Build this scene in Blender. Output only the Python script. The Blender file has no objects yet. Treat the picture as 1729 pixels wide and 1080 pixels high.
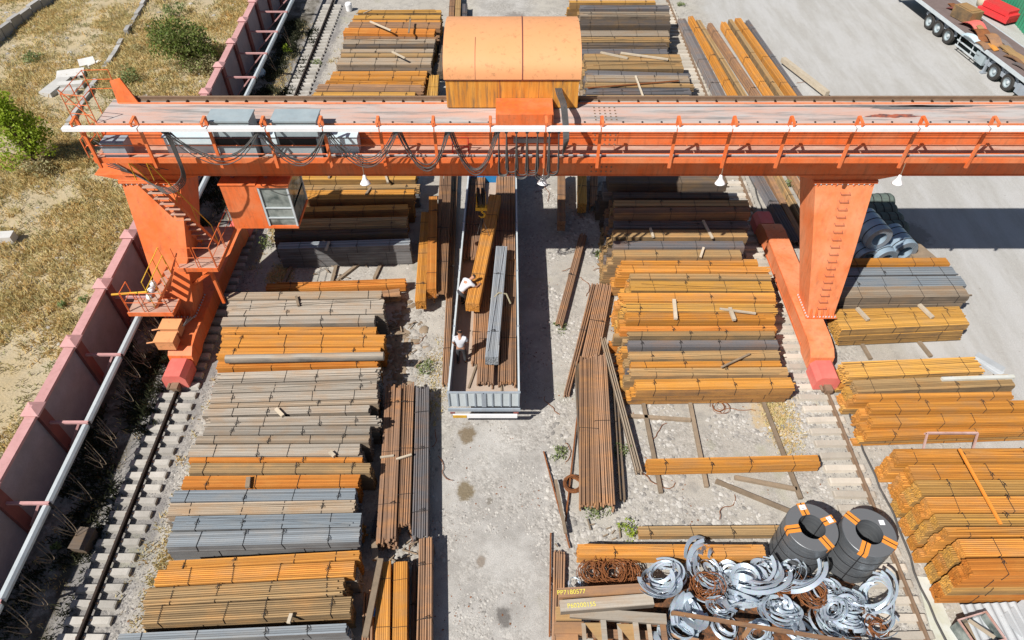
import bpy, math, random
import numpy as np
from mathutils import Vector, Matrix
random.seed(7); np.random.seed(7)
S = bpy.context.scene; C = S.collection
PI = math.pi
# ---------------------------------------------------------------- camera
H = 21.5; TH = math.radians(46.9); SN, CS = math.sin(TH), math.cos(TH); F = 1153.0; CX, CY = 864.5, 540.0
cd = bpy.data.cameras.new('camera'); cam = bpy.data.objects.new('camera', cd); C.objects.link(cam)
cam.location = (0, 0, H); cam.rotation_euler = (PI/2-TH, 0, 0)
cd.sensor_width = 36; cd.lens = F/1729*36; cd.clip_end = 2000; S.camera = cam
# ---------------------------------------------------------------- light
KX, KY = .66, .59                                   # shadow shift per metre of height
el = math.atan2(1, math.hypot(KX, KY)); az = math.atan2(-KX, -KY)
W = bpy.data.worlds.new('World'); S.world = W; W.use_nodes = True
nt = W.node_tree; bg = nt.nodes['Background']; sky = nt.nodes.new('ShaderNodeTexSky')
sky.sky_type = 'NISHITA'; sky.sun_disc = False; sky.sun_elevation = el; sky.sun_rotation = az % (2*PI)
sky.air_density = 1.0; sky.dust_density = 1.0
nt.links.new(sky.outputs[0], bg.inputs[0]); bg.inputs[1].default_value = .05
sl = bpy.data.lights.new('sun', 'SUN'); sl.energy = 4.9; sl.angle = math.radians(.5); sl.color = (1, .955, .90)
so = bpy.data.objects.new('sun', sl); C.objects.link(so); so.location = (-20, -20, 40)
so.rotation_euler = Vector((-KX, -KY, 1)).to_track_quat('Z', 'Y').to_euler()
S.view_settings.view_transform = 'Standard'; S.view_settings.look = 'None'
S.view_settings.exposure = .38; S.view_settings.gamma = 1

def G(px, py, z=0.0):
    """point at height z seen at this place of the photograph"""
    u = (px-CX)/F; v = (py-CY)/F
    t = (H-z)/(SN+v*CS)
    return Vector((u*t, t*(CS-v*SN), z))
def scale_at(py, z=0.0):
    return (H-z)/(SN+(py-CY)/F*CS)/F                 # metres per pixel, across
# ---------------------------------------------------------------- mesh building
class MB:
    def __init__(s): s.v = []; s.f = []; s.t = []
    def add(s, vs, fs, tone=None):
        o = len(s.v); s.v.extend([tuple(v) for v in vs]); s.f.extend([tuple(i+o for i in f) for f in fs])
        s.t.extend([random.random() if tone is None else tone]*len(fs)); return s
    def box(s, c, d, M=None, tone=None):
        x, y, z = d[0]/2, d[1]/2, d[2]/2; c = Vector(c)
        vs = [Vector(p) for p in ((-x,-y,-z),(x,-y,-z),(x,y,-z),(-x,y,-z),(-x,-y,z),(x,-y,z),(x,y,z),(-x,y,z))]
        if M is not None: vs = [M @ p for p in vs]
        s.add([p+c for p in vs], [(0,3,2,1),(4,5,6,7),(0,1,5,4),(1,2,6,5),(2,3,7,6),(3,0,4,7)], tone); return s
    def bb(s, x0, x1, y0, y1, z0, z1, tone=None):
        return s.box(((x0+x1)/2,(y0+y1)/2,(z0+z1)/2), (x1-x0,y1-y0,z1-z0), None, tone)
    def beam(s, p, q, w, h, up=(0,0,1), tone=None):
        p, q = Vector(p), Vector(q); d = q-p; L = d.length
        if L < 1e-5: return s
        x = d/L; u = Vector(up)
        if abs(x.dot(u)) > .98: u = Vector((0,1,0)) if abs(x.y) < .9 else Vector((1,0,0))
        y = u.cross(x).normalized(); z = x.cross(y)
        M = Matrix((x, y, z)).transposed()
        return s.box((p+q)/2, (L, w, h), M, tone)
    def tube(s, pts, r, n=6, cap=True, tone=None):
        pts = [Vector(p) for p in pts]; vs = []; fs = []; m = len(pts)
        T0 = (pts[1]-pts[0]).normalized(); nrm = T0.orthogonal().normalized()
        for i, p in enumerate(pts):
            a = pts[max(i-1,0)]; b = pts[min(i+1,m-1)]; T = (b-a)
            if T.length < 1e-7: T = T0.copy()
            T.normalize(); nrm = (nrm - T*nrm.dot(T))
            if nrm.length < 1e-5: nrm = T.orthogonal()
            nrm.normalize(); bn = T.cross(nrm); rr = r[i] if isinstance(r, (list, tuple)) else r
            for k in range(n):
                a_ = 2*PI*k/n; vs.append(p + (nrm*math.cos(a_)+bn*math.sin(a_))*rr)
        for i in range(m-1):
            for k in range(n):
                k2 = (k+1) % n; fs.append((i*n+k, i*n+k2, (i+1)*n+k2, (i+1)*n+k))
        if cap: fs.append(tuple(range(n-1,-1,-1))); fs.append(tuple((m-1)*n+k for k in range(n)))
        s.add(vs, fs, tone); return s
    def lathe(s, prof, c=(0,0,0), n=24, axis=None, tone=None, closed=False):
        """prof: list of (r, z) turned about z, then turned onto axis"""
        M = Matrix.Identity(3) if axis is None else Vector(axis).to_track_quat('Z','Y').to_matrix()
        c = Vector(c); vs = []; fs = []; m = len(prof)
        for r, z in prof:
            for k in range(n):
                a = 2*PI*k/n; vs.append(c + M @ Vector((r*math.cos(a), r*math.sin(a), z)))
        mm = m if closed else m-1
        for i in range(mm):
            j = (i+1) % m
            for k in range(n): k2 = (k+1) % n; fs.append((i*n+k, i*n+k2, j*n+k2, j*n+k))
        if not closed:
            if prof[0][0] > 1e-4: fs.append(tuple(range(n-1,-1,-1)))
            if prof[-1][0] > 1e-4: fs.append(tuple((m-1)*n+k for k in range(n)))
        s.add(vs, fs, tone); return s
    def loft(s, rings, cap=True, tone=None):
        vs = [p for r in rings for p in r]; n = len(rings[0]); fs = []
        for i in range(len(rings)-1):
            for k in range(n): k2 = (k+1) % n; fs.append((i*n+k, i*n+k2, (i+1)*n+k2, (i+1)*n+k))
        if cap: fs.append(tuple(range(n-1,-1,-1))); fs.append(tuple((len(rings)-1)*n+k for k in range(n)))
        s.add(vs, fs, tone); return s
    def ribbon(s, pts, dirs, w, th=.004, tone=None):
        """flat strip along pts, its width along dirs"""
        vs = []; fs = []; m = len(pts); pts = [Vector(p) for p in pts]
        for i, p in enumerate(pts):
            T = (pts[min(i+1,m-1)]-pts[max(i-1,0)]).normalized(); d = Vector(dirs[i]).normalized(); n = T.cross(d).normalized()*th/2; d = d*w/2
            vs += [p-d-n, p+d-n, p+d+n, p-d+n]
        for i in range(m-1):
            a = i*4; b = a+4
            for k in range(4): k2 = (k+1) % 4; fs.append((a+k, a+k2, b+k2, b+k))
        fs.append((3,2,1,0)); a = (m-1)*4; fs.append((a,a+1,a+2,a+3))
        s.add(vs, fs, tone); return s
    def build(s, name, mat, parent=None, loc=(0,0,0), rz=0, smooth=False, origin=None):
        me = bpy.data.meshes.new(name)
        vs = s.v
        if origin is not None: ox, oy, oz = origin; vs = [(a-ox, b-oy, c-oz) for a, b, c in vs]
        me.from_pydata(vs, [], s.f); me.materials.append(mat)
        at = me.attributes.new('tone', 'FLOAT', 'FACE'); at.data.foreach_set('value', s.t)
        if smooth: me.polygons.foreach_set('use_smooth', [True]*len(me.polygons))
        me.update()
        o = bpy.data.objects.new(name, me); C.objects.link(o)
        o.location = loc; o.rotation_euler = (0, 0, rz)
        if parent is not None: o.parent = parent
        return o
def tag(o, label=None, cat=None, group=None, kind=None):
    if label: o['label'] = label
    if cat: o['category'] = cat
    if group: o['group'] = group
    if kind: o['kind'] = kind
    return o
def thing(name, label, cat, loc=(0,0,0), rz=0, group=None):
    o = bpy.data.objects.new(name, None); C.objects.link(o); o.location = loc; o.rotation_euler = (0,0,rz)
    o.empty_display_size = .2
    return tag(o, label, cat, group)
def copy_tree(o, parent=None):
    c = o.copy(); C.objects.link(c); c.parent = parent
    for ch in [x for x in bpy.data.objects if x.parent == o]: copy_tree(ch, c)
    return c
def array_mesh(name, V, Fq, mat, tone=None, smooth=False):
    me = bpy.data.meshes.new(name); V = np.asarray(V, dtype=np.float32); Fq = np.asarray(Fq, dtype=np.int32)
    k = Fq.shape[1]
    me.vertices.add(len(V)); me.vertices.foreach_set('co', V.ravel())
    me.loops.add(Fq.size); me.loops.foreach_set('vertex_index', Fq.ravel())
    me.polygons.add(len(Fq)); me.polygons.foreach_set('loop_start', np.arange(0, Fq.size, k, dtype=np.int32))
    me.update(calc_edges=True)
    if tone is not None:
        at = me.attributes.new('tone', 'FLOAT', 'FACE'); at.data.foreach_set('value', np.asarray(tone, dtype=np.float32))
    if smooth: me.polygons.foreach_set('use_smooth', [True]*len(Fq))
    me.materials.append(mat); me.validate()
    o = bpy.data.objects.new(name, me); C.objects.link(o); return o
# ---------------------------------------------------------------- materials
def srgb(r, g, b):
    f = lambda c: (c/255/12.92) if c/255 <= .04045 else ((c/255+.055)/1.055)**2.4
    return (f(r), f(g), f(b))
def smooth(pts, k=6):
    P = [Vector(p) for p in pts]; P = [P[0]*2-P[1]]+P+[P[-1]*2-P[-2]]; out = []
    for i in range(1, len(P)-2):
        for j in range(k):
            t = j/k; a, b, c, d = P[i-1:i+3]; out.append(.5*((2*b)+(c-a)*t+(2*a-5*b+4*c-d)*t*t+(3*b-a-3*c+d)*t**3))
    return out+[P[-2]]
class NT:
    def __init__(s, name, rough=.8, metal=0.0, spec=.3):
        s.m = bpy.data.materials.new(name); s.m.use_nodes = True; s.t = s.m.node_tree; s.n = s.t.nodes
        s.b = s.n['Principled BSDF']; s.b.inputs['Roughness'].default_value = rough
        s.b.inputs['Metallic'].default_value = metal; s.b.inputs['Specular IOR Level'].default_value = spec
    def link(s, a, b): s.t.links.new(a, b)
    def coord(s, kind='Object', scale=(1,1,1), rot=(0,0,0)):
        tc = s.n.new('ShaderNodeTexCoord')
        if kind == 'World': out = s.n.new('ShaderNodeNewGeometry').outputs['Position']
        else: out = tc.outputs[kind]
        mp = s.n.new('ShaderNodeMapping'); mp.inputs['Scale'].default_value = scale; mp.inputs['Rotation'].default_value = rot
        s.link(out, mp.inputs['Vector']); return mp.outputs[0]
    def noise(s, vec, scale=1, detail=4, rough=.6, dist=0):
        n = s.n.new('ShaderNodeTexNoise'); n.inputs['Scale'].default_value = scale; n.inputs['Detail'].default_value = detail
        n.inputs['Roughness'].default_value = rough; n.inputs['Distortion'].default_value = dist
        s.link(vec, n.inputs['Vector']); return n.outputs['Fac']
    def voro(s, vec, scale=1, out='Distance', feat='F1'):
        n = s.n.new('ShaderNodeTexVoronoi'); n.inputs['Scale'].default_value = scale; n.feature = feat
        s.link(vec, n.inputs['Vector']); return n.outputs[out]
    def ramp(s, fac, stops, interp='LINEAR'):
        r = s.n.new('ShaderNodeValToRGB'); r.color_ramp.interpolation = interp; e = r.color_ramp.elements
        while len(e) < len(stops): e.new(.5)
        for x, (p, c) in zip(e, stops):
            x.position = p; x.color = (c, c, c, 1) if isinstance(c, (int, float)) else (*c, 1)
        s.link(fac, r.inputs[0]); return r.outputs[0]
    def mix(s, fac, a, b, mode='MIX'):
        m = s.n.new('ShaderNodeMix'); m.data_type = 'RGBA'; m.blend_type = mode
        for i, x in ((0, fac), (6, a), (7, b)):
            if isinstance(x, (int, float)): m.inputs[i].default_value = x if i == 0 else (x, x, x, 1)
            elif isinstance(x, tuple): m.inputs[i].default_value = (*x, 1)
            else: s.link(x, m.inputs[i])
        return m.outputs[2]
    def math(s, op, a, b=0.0, clamp=False):
        m = s.n.new('ShaderNodeMath'); m.operation = op; m.use_clamp = clamp
        for i, x in ((0, a), (1, b)):
            if isinstance(x, (int, float)): m.inputs[i].default_value = x
            else: s.link(x, m.inputs[i])
        return m.outputs[0]
    def attr(s, name='tone'):
        a = s.n.new('ShaderNodeAttribute'); a.attribute_name = name; return a.outputs['Fac']
    def rnd(s): return s.n.new('ShaderNodeObjectInfo').outputs['Random']
    def bump(s, h, strength=.4, dist=.02):
        b = s.n.new('ShaderNodeBump'); b.inputs['Strength'].default_value = strength; b.inputs['Distance'].default_value = dist
        s.link(h, b.inputs['Height']); s.link(b.outputs[0], s.b.inputs['Normal'])
    def col(s, c):
        if isinstance(c, tuple): s.b.inputs['Base Color'].default_value = (*c, 1)
        else: s.link(c, s.b.inputs['Base Color'])
        return s.m
MATS = {}
def painted(name, c, c2=None, rough=.5, amt=.5, scale=1.2, dirt=.25):
    """weathered paint: faded patches, dirt specks, per-face tone"""
    k = NT(name, rough); v = k.coord('World'); n = k.noise(v, scale, 6, .65)
    base = k.mix(k.ramp(n, [(.4, 0.0), (.68, 1.0)]), c, c2 or tuple(x*.85 for x in c))
    n2 = k.noise(v, 9, 5, .7); base = k.mix(k.math('MULTIPLY', k.ramp(n2, [(.58, 0.0), (.75, 1.0)]), dirt), base, (.12, .075, .05))
    vs = k.noise(k.coord('World', (6, 6, .7)), 1, 4, .6)
    base = k.mix(k.math('MULTIPLY', k.ramp(vs, [(.5, 0.0), (.75, 1.0)]), dirt*.8), base, (.16, .08, .045))
    k.bump(n2, .12, .01); MATS[name] = k.col(base); return MATS[name]
def steel(name, a, b, c, patch=.5, rough=.8, metal=0.0, side=None):
    """a long bar: streaks along its length, rust patches, each bar its own tone"""
    k = NT(name, rough, metal); v = k.coord('Object', (.5, 22, 22)); n = k.noise(v, 1, 5, .65)
    base = k.mix(k.ramp(n, [(.33, 0.0), (.67, 1.0)]), a, b)
    p = k.noise(k.coord('World', (.9, 2.2, 2.2)), 1, 5, .6)
    base = k.mix(k.math('MULTIPLY', k.ramp(p, [(.46, 0.0), (.66, 1.0)]), patch), base, c)
    sp = k.noise(k.coord('World'), 14, 4, .7)
    base = k.mix(k.math('MULTIPLY', k.ramp(sp, [(.5, 0.0), (.8, 1.0)]), .35), base, tuple(x*.5 for x in a))
    if side:                                               # flanks take their own side colour, weaker in the patches
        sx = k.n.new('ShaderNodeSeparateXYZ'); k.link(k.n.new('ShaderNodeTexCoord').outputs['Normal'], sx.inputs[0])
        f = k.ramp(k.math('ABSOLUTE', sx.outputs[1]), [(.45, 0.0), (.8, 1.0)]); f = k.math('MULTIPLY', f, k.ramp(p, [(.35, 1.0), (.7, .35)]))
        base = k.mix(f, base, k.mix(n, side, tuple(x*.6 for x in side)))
    t = k.math('ADD', k.math('MULTIPLY', k.attr(), .42), .78); r = k.math('ADD', k.math('MULTIPLY', k.rnd(), .30), .88)
    base = k.mix(k.math('MULTIPLY', k.rnd(), .12), base, (.30,.20,.11))
    base = k.mix(1.0, base, k.math('MULTIPLY', t, r), 'MULTIPLY')
    k.bump(n, .3, .008); MATS[name] = k.col(base); return MATS[name]
steel('orange', (.61,.275,.046), (.40,.15,.024), (.38,.20,.075), .6)
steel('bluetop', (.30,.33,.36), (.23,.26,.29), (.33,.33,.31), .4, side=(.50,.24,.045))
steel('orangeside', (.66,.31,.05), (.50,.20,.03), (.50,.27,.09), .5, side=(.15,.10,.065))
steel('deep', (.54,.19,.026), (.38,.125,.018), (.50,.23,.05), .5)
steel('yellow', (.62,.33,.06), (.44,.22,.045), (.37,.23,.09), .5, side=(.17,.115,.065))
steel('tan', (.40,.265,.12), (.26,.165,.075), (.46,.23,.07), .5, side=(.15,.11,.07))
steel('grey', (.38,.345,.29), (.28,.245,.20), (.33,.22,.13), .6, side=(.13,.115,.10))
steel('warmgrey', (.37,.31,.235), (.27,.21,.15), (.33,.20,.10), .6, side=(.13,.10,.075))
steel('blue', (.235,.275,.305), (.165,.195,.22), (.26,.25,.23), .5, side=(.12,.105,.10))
steel('dark', (.11,.09,.075), (.075,.06,.05), (.19,.11,.04), .5)
steel('brown', (.29,.165,.095), (.18,.105,.065), (.38,.19,.075), .6)
steel('rods', (.32,.185,.11), (.20,.125,.085), (.42,.20,.08), .6)
steel('slate', (.10,.105,.12), (.16,.15,.15), (.22,.13,.08), .5)
k = NT('strap', .6); MATS['strap'] = k.col((.035,.032,.03))
k = NT('rustwire', .85); MATS['rustwire'] = k.col(k.mix(k.noise(k.coord('World'), 6), (.32,.11,.03), (.12,.05,.025)))
painted('crane', (.73,.145,.032), (.69,.22,.09), .55, dirt=.5, scale=.8)
painted('crane_fade', (.72,.27,.13), (.70,.185,.06), .6, dirt=.45, scale=.8)
painted('pinkpaint', (.70,.145,.12), (.68,.20,.16), .5, dirt=.12)
painted('pinkwall', (.54,.30,.29), (.46,.245,.235), .8, dirt=.25)
painted('redpost', (.24,.075,.065), (.18,.06,.055), .7, dirt=.3)
painted('white', (.80,.80,.80), (.72,.73,.74), .4, dirt=.08)
painted('palepipe', (.50,.545,.56), (.42,.47,.49), .5, dirt=.15)
painted('cabinetgrey', (.33,.39,.41), (.27,.33,.355), .5, dirt=.15)
painted('lightblue', (.52,.66,.72), (.62,.70,.72), .45, dirt=.1)
painted('truckgrey', (.30,.34,.38), (.24,.28,.32), .5, dirt=.25)
painted('truckblue', (.03,.22,.50), (.02,.18,.42), .4, dirt=.1)
painted('yellowpaint', (.62,.38,.03), (.55,.28,.03), .5, dirt=.3)
painted('redpaint', (.62,.035,.04), (.55,.05,.05), .45, dirt=.15)
painted('trestle', (.52,.36,.33), (.40,.22,.17), .7, dirt=.4)
painted('palesheet', (.55,.57,.54), (.47,.47,.36), .6, dirt=.15, scale=.8)
k = NT('rubber', .85); MATS['rubber'] = k.col(k.mix(k.noise(k.coord('World'), 8), (.02,.02,.02), (.06,.055,.05)))
k = NT('cable', .6); MATS['cable'] = k.col(k.mix(k.noise(k.coord('World'), 3), (.035,.035,.035), (.13,.125,.12)))
k = NT('blackpaint', .6); MATS['black'] = k.col((.02,.02,.022))
k = NT('glass', .08, 0, .6); MATS['glass'] = k.col(k.mix(k.ramp(k.noise(k.coord('World'), 1.6, 5, .6), [(.4, 0.0), (.6, 1.0)]), (.07,.09,.085), (.26,.29,.27)))
k = NT('darkrail', .45, .5); MATS['darkrail'] = k.col(k.mix(k.noise(k.coord('World'), 5), (.03,.028,.027), (.09,.06,.045)))
k = NT('rustrail', .7, .2); MATS['rustrail'] = k.col(k.mix(k.noise(k.coord('World'), 5), (.20,.12,.075), (.30,.22,.15)))
# trolley house, streaky orange sheet
k = NT('house_wall', .6); v = k.coord('World', (3.2, 3.2, .25)); n = k.noise(v, 1.6, 5, .65)
b = k.mix(k.ramp(n, [(.38, 0.0), (.62, 1.0)]), (.66,.31,.055), (.50,.20,.03))
n3 = k.noise(k.coord('World', (5, 5, .5)), 1.7, 4, .6); b = k.mix(k.math('MULTIPLY', k.ramp(n3, [(.5, 0.0), (.66, 1.0)]), .75), b, (.17,.12,.065))
MATS['house_wall'] = k.col(b)
k = NT('house_roof', .55); n = k.noise(k.coord('World'), .6, 5, .6); b = k.mix(n, (.70,.31,.125), (.68,.34,.165))
n3 = k.noise(k.coord('World'), 4.5, 6, .75); b = k.mix(k.math('MULTIPLY', k.ramp(n3, [(.56, 0.0), (.68, 1.0)]), .7), b, (.33,.17,.08))
MATS['house_roof'] = k.col(b)
# girder deck: faded paint with grey wear along the middle
k = NT('deck', .75); v = k.coord('World', (.35, 1.6, 1)); n = k.noise(v, 1.2, 6, .65)
b = k.mix(k.ramp(n, [(.38, 0.0), (.6, 1.0)]), (.44,.41,.39), (.52,.34,.275))
n2 = k.noise(k.coord('World', (.25, 3.2, 1)), 1.3, 6, .7); b = k.mix(k.math('MULTIPLY', k.ramp(n2, [(.50, 0.0), (.62, 1.0)]), .85), b, (.22,.21,.20))
n3 = k.noise(k.coord('World'), 10, 5, .7); b = k.mix(k.math('MULTIPLY', k.ramp(n3, [(.6, 0.0), (.8, 1.0)]), .6), b, (.16,.10,.08))
MATS['deck'] = k.col(b)
k = NT('walkdeck', .8); n = k.noise(k.coord('World', (.6, 2, 1)), 2, 6, .65); MATS['walkdeck'] = k.col(k.mix(k.ramp(n, [(.35, 0.0), (.65, 1.0)]), (.46,.33,.26), (.38,.19,.13)))
# concrete, wood, stone
def rough_mat(name, a, b, scale=2, det=6, r=.9, bs=.4):
    k = NT(name, r); v = k.coord('World'); n = k.noise(v, scale, det, .65); n2 = k.noise(v, scale*9, 4, .7)
    base = k.mix(k.ramp(n, [(.32, 0.0), (.68, 1.0)]), a, b); base = k.mix(k.math('MULTIPLY', n2, .45), base, tuple(x*.45 for x in a))
    t = k.math('ADD', k.math('MULTIPLY', k.attr(), .4), .8); base = k.mix(1.0, base, t, 'MULTIPLY')
    k.bump(n2, bs, .015); MATS[name] = k.col(base); return MATS[name]
rough_mat('sleeper', (.50,.475,.43), (.38,.36,.32))
rough_mat('concrete', (.47,.46,.44), (.36,.35,.33))
rough_mat('paleconcrete', (.66,.65,.62), (.54,.53,.50))
rough_mat('beigesleeper', (.56,.51,.43), (.48,.43,.36))
rough_mat('wallblock', (.42,.34,.36), (.31,.255,.27), 1.5)
rough_mat('timber', (.33,.25,.17), (.22,.17,.12), 3)
rough_mat('palewood', (.60,.52,.40), (.48,.40,.29), 3)
rough_mat('stone', (.43,.42,.39), (.36,.32,.27), 3)
rough_mat('ballaststone', (.24,.23,.22), (.17,.16,.155), 3)
rough_mat('litegrey', (.52,.55,.57), (.44,.47,.49), 2)
k = NT('pebble', .9); t_ = k.attr(); b = k.ramp(t_, [(0.0, (.20,.19,.175)), (.35, (.36,.34,.31)), (.7, (.41,.39,.355)), (1.0, (.50,.48,.44))]); MATS['pebble'] = k.col(b)
rough_mat('scraprust', (.30,.11,.035), (.14,.06,.03), 4)
rough_mat('paleweed', (.45,.40,.27), (.36,.31,.2), 3)
rough_mat('plywood', (.50,.40,.32), (.42,.33,.26), 1.5)
rough_mat('trailerdeck', (.25,.19,.175), (.19,.145,.13), 1.5)
k = NT('galv', .35, .3, .5); v = k.coord('World'); n = k.noise(v, 3, 5, .6); n2 = k.voro(v, 28, 'Color')
b = k.mix(n, (.60,.67,.74), (.33,.42,.50)); b = k.mix(.08, b, n2); MATS['galv'] = k.col(b)
k.link(k.math('ADD', k.math('MULTIPLY', n, .25), .22), k.b.inputs['Roughness'])
k = NT('coilsteel', .42, .35, .5); v = k.coord('World', (1, 1, 9)); n = k.noise(v, 2.2, 5, .6); b = k.mix(k.ramp(n, [(.35, 0.0), (.65, 1.0)]), (.105,.115,.125), (.16,.17,.18))
n2 = k.noise(k.coord('World', (1, 1, 3)), 5, 6, .75); b = k.mix(k.math('MULTIPLY', k.ramp(n2, [(.6, 0.0), (.7, 1.0)]), .5), b, (.30,.18,.11)); MATS['coilsteel'] = k.col(b)
k = NT('coiltop', .5, .25, .4); sx = k.n.new('ShaderNodeSeparateXYZ'); k.link(k.coord('Object'), sx.inputs[0]); q = k.math('SQRT', k.math('ADD', k.math('MULTIPLY', sx.outputs[0], sx.outputs[0]), k.math('MULTIPLY', sx.outputs[1], sx.outputs[1])))
cx_ = k.n.new('ShaderNodeCombineXYZ'); k.link(k.math('MULTIPLY', q, 60), cx_.inputs[0]); n = k.noise(cx_.outputs[0], 1, 3, .6); n2 = k.noise(k.coord('Object'), 3, 5, .6); MATS['coiltop'] = k.col(k.mix(n2, k.mix(n, (.10,.105,.11), (.21,.21,.215)), (.16,.165,.17)))
k = NT('bluecoil', .4, .3, .5); n = k.noise(k.coord('World'), 2.5, 5, .6); MATS['bluecoil'] = k.col(k.mix(n, (.36,.46,.54), (.26,.36,.45)))
k = NT('greenwrap', .8); n = k.noise(k.coord('World', (1,1,5)), 5, 4, .6); MATS['greenwrap'] = k.col(k.mix(n, (.14,.18,.16), (.06,.075,.06)))
k = NT('oil', .6); MATS['oil'] = k.col(k.mix(k.noise(k.coord('World'), 4, 6, .7), (.10,.10,.10), (.26,.24,.23)))
k = NT('burnt', .6); MATS['burnt'] = k.col(k.mix(k.ramp(k.noise(k.coord('World'), 3, 6, .7), [(.4, 0.0), (.6, 1.0)]), (.10,.07,.07), (.45,.12,.06)))
k = NT('litter', .9); MATS['litter'] = k.col(k.mix(k.ramp(k.noise(k.coord('World'), 5, 6, .75), [(.4, 0.0), (.62, 1.0)]), (.035,.028,.022), (.22,.09,.035)))
k = NT('patch', .6); MATS['patch'] = k.col((.72,.26,.04))
k = NT('paper', .7); MATS['paper'] = k.col((.75,.76,.8))
k = NT('yellowmark', .7); MATS['yellowmark'] = k.col((.75,.65,.1))
k = NT('redmark', .6); MATS['redmark'] = k.col((.25,.02,.04))
k = NT('greensheet', .5); n = k.noise(k.coord('World'), .8, 4, .6); MATS['greensheet'] = k.col(k.mix(n, (.03,.22,.12), (.05,.28,.16)))
k = NT('skin', .6); MATS['skin'] = k.col((.42,.22,.14))
k = NT('shirt', .85); MATS['shirt'] = k.col(k.mix(k.noise(k.coord('World'), 9, 4, .6), (.64,.65,.68), (.50,.50,.52)))
k = NT('trousers', .9); MATS['trousers'] = k.col((.045,.045,.05))
k = NT('hair', .7); MATS['hair'] = k.col((.02,.015,.012))
def leafmat(name, a, b, c=None):
    k = NT(name, .6, 0, .25); n = k.noise(k.coord('World'), .42 if name.startswith('grass') else 1.4, 5, .7); base = k.mix(k.ramp(n, [(.35, 0.0), (.65, 1.0)]), a, b)
    base = k.mix(k.attr(), base, c or tuple(x*.55 for x in a)); k.b.inputs['Subsurface Weight'].default_value = 0
    k.col(base)
    tr = k.n.new('ShaderNodeBsdfTranslucent'); k.link(base, tr.inputs[0]); ms = k.n.new('ShaderNodeMixShader'); ms.inputs[0].default_value = .35
    k.link(k.b.outputs[0], ms.inputs[1]); k.link(tr.outputs[0], ms.inputs[2]); k.link(ms.outputs[0], k.n['Material Output'].inputs[0])
    MATS[name] = k.m
leafmat('leaf_bright', (.30,.42,.03), (.40,.48,.05), (.18,.28,.02))
leafmat('leaf_dark', (.10,.17,.03), (.18,.25,.04), (.20,.20,.08))
leafmat('leaf_weed', (.22,.30,.10), (.34,.38,.17))
leafmat('leaf_scrub', (.045,.055,.025), (.075,.075,.04))
leafmat('grass_dry', (.70,.55,.28), (.68,.44,.16), (.56,.52,.26))
leafmat('grass_brown', (.42,.37,.22), (.52,.43,.25), (.32,.34,.15))
k = NT('bark', .9); MATS['bark'] = k.col((.12,.085,.055))
# grounds
def ground_mat(name, a, b, c, stone=True, sc=1.0):
    k = NT(name, .95, 0, .15); v = k.coord('World'); n = k.noise(v, .22*sc, 7, .68); n1 = k.noise(v, 1.6, 6, .7)
    base = k.mix(k.ramp(n, [(.35, 0.0), (.65, 1.0)]), a, b); base = k.mix(k.ramp(n1, [(.52, 0.0), (.78, .75)]), base, c)
    vd = k.voro(v, 9); vc = k.voro(v, 9, 'Color')
    if stone:
        g = k.n.new('ShaderNodeRGBToBW'); k.link(vc, g.inputs[0])
        big = k.ramp(k.noise(v, .9, 4, .6), [(.42, 0.0), (.62, 1.0)])
        st = k.mix(g.outputs[0], tuple(x*.72 for x in a), tuple(min(1, x*1.28) for x in a))
        base = k.mix(k.math('MULTIPLY', big, .55), base, st)
    f = k.noise(v, 38, 3, .8); base = k.mix(1.0, base, k.ramp(f, [(.25, .66), (.75, 1.22)]), 'MULTIPLY')
    hh = k.math('ADD', k.math('MULTIPLY', k.ramp(vd, [(0.0, 1.0), (.6, 0.0)]), .6), k.math('MULTIPLY', f, .6)); k.bump(hh, .5, .035)
    MATS[name] = k.col(base); return k, base
ground_mat('yard', (.44,.42,.385), (.37,.35,.315), (.30,.28,.245))
ground_mat('road', (.41,.39,.355), (.36,.34,.305), (.27,.255,.23), True, 1.6)
ground_mat('apron', (.46,.445,.42), (.42,.40,.37), (.38,.365,.34), False)
ground_mat('ballast', (.27,.26,.25), (.22,.205,.19), (.17,.155,.14))
ground_mat('dirt', (.15,.13,.105), (.105,.095,.075), (.075,.072,.05), False)
ground_mat('field', (.44,.38,.27), (.46,.36,.20), (.30,.27,.18), False, 1.3)
ground_mat('sandpatch', (.48,.34,.17), (.42,.33,.22), (.40,.36,.28), False, 3)
k = NT('wet', .35, 0, .5); MATS['wet'] = k.col(k.mix(k.noise(k.coord('World'), 3), (.13,.095,.055), (.20,.155,.10)))
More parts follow.
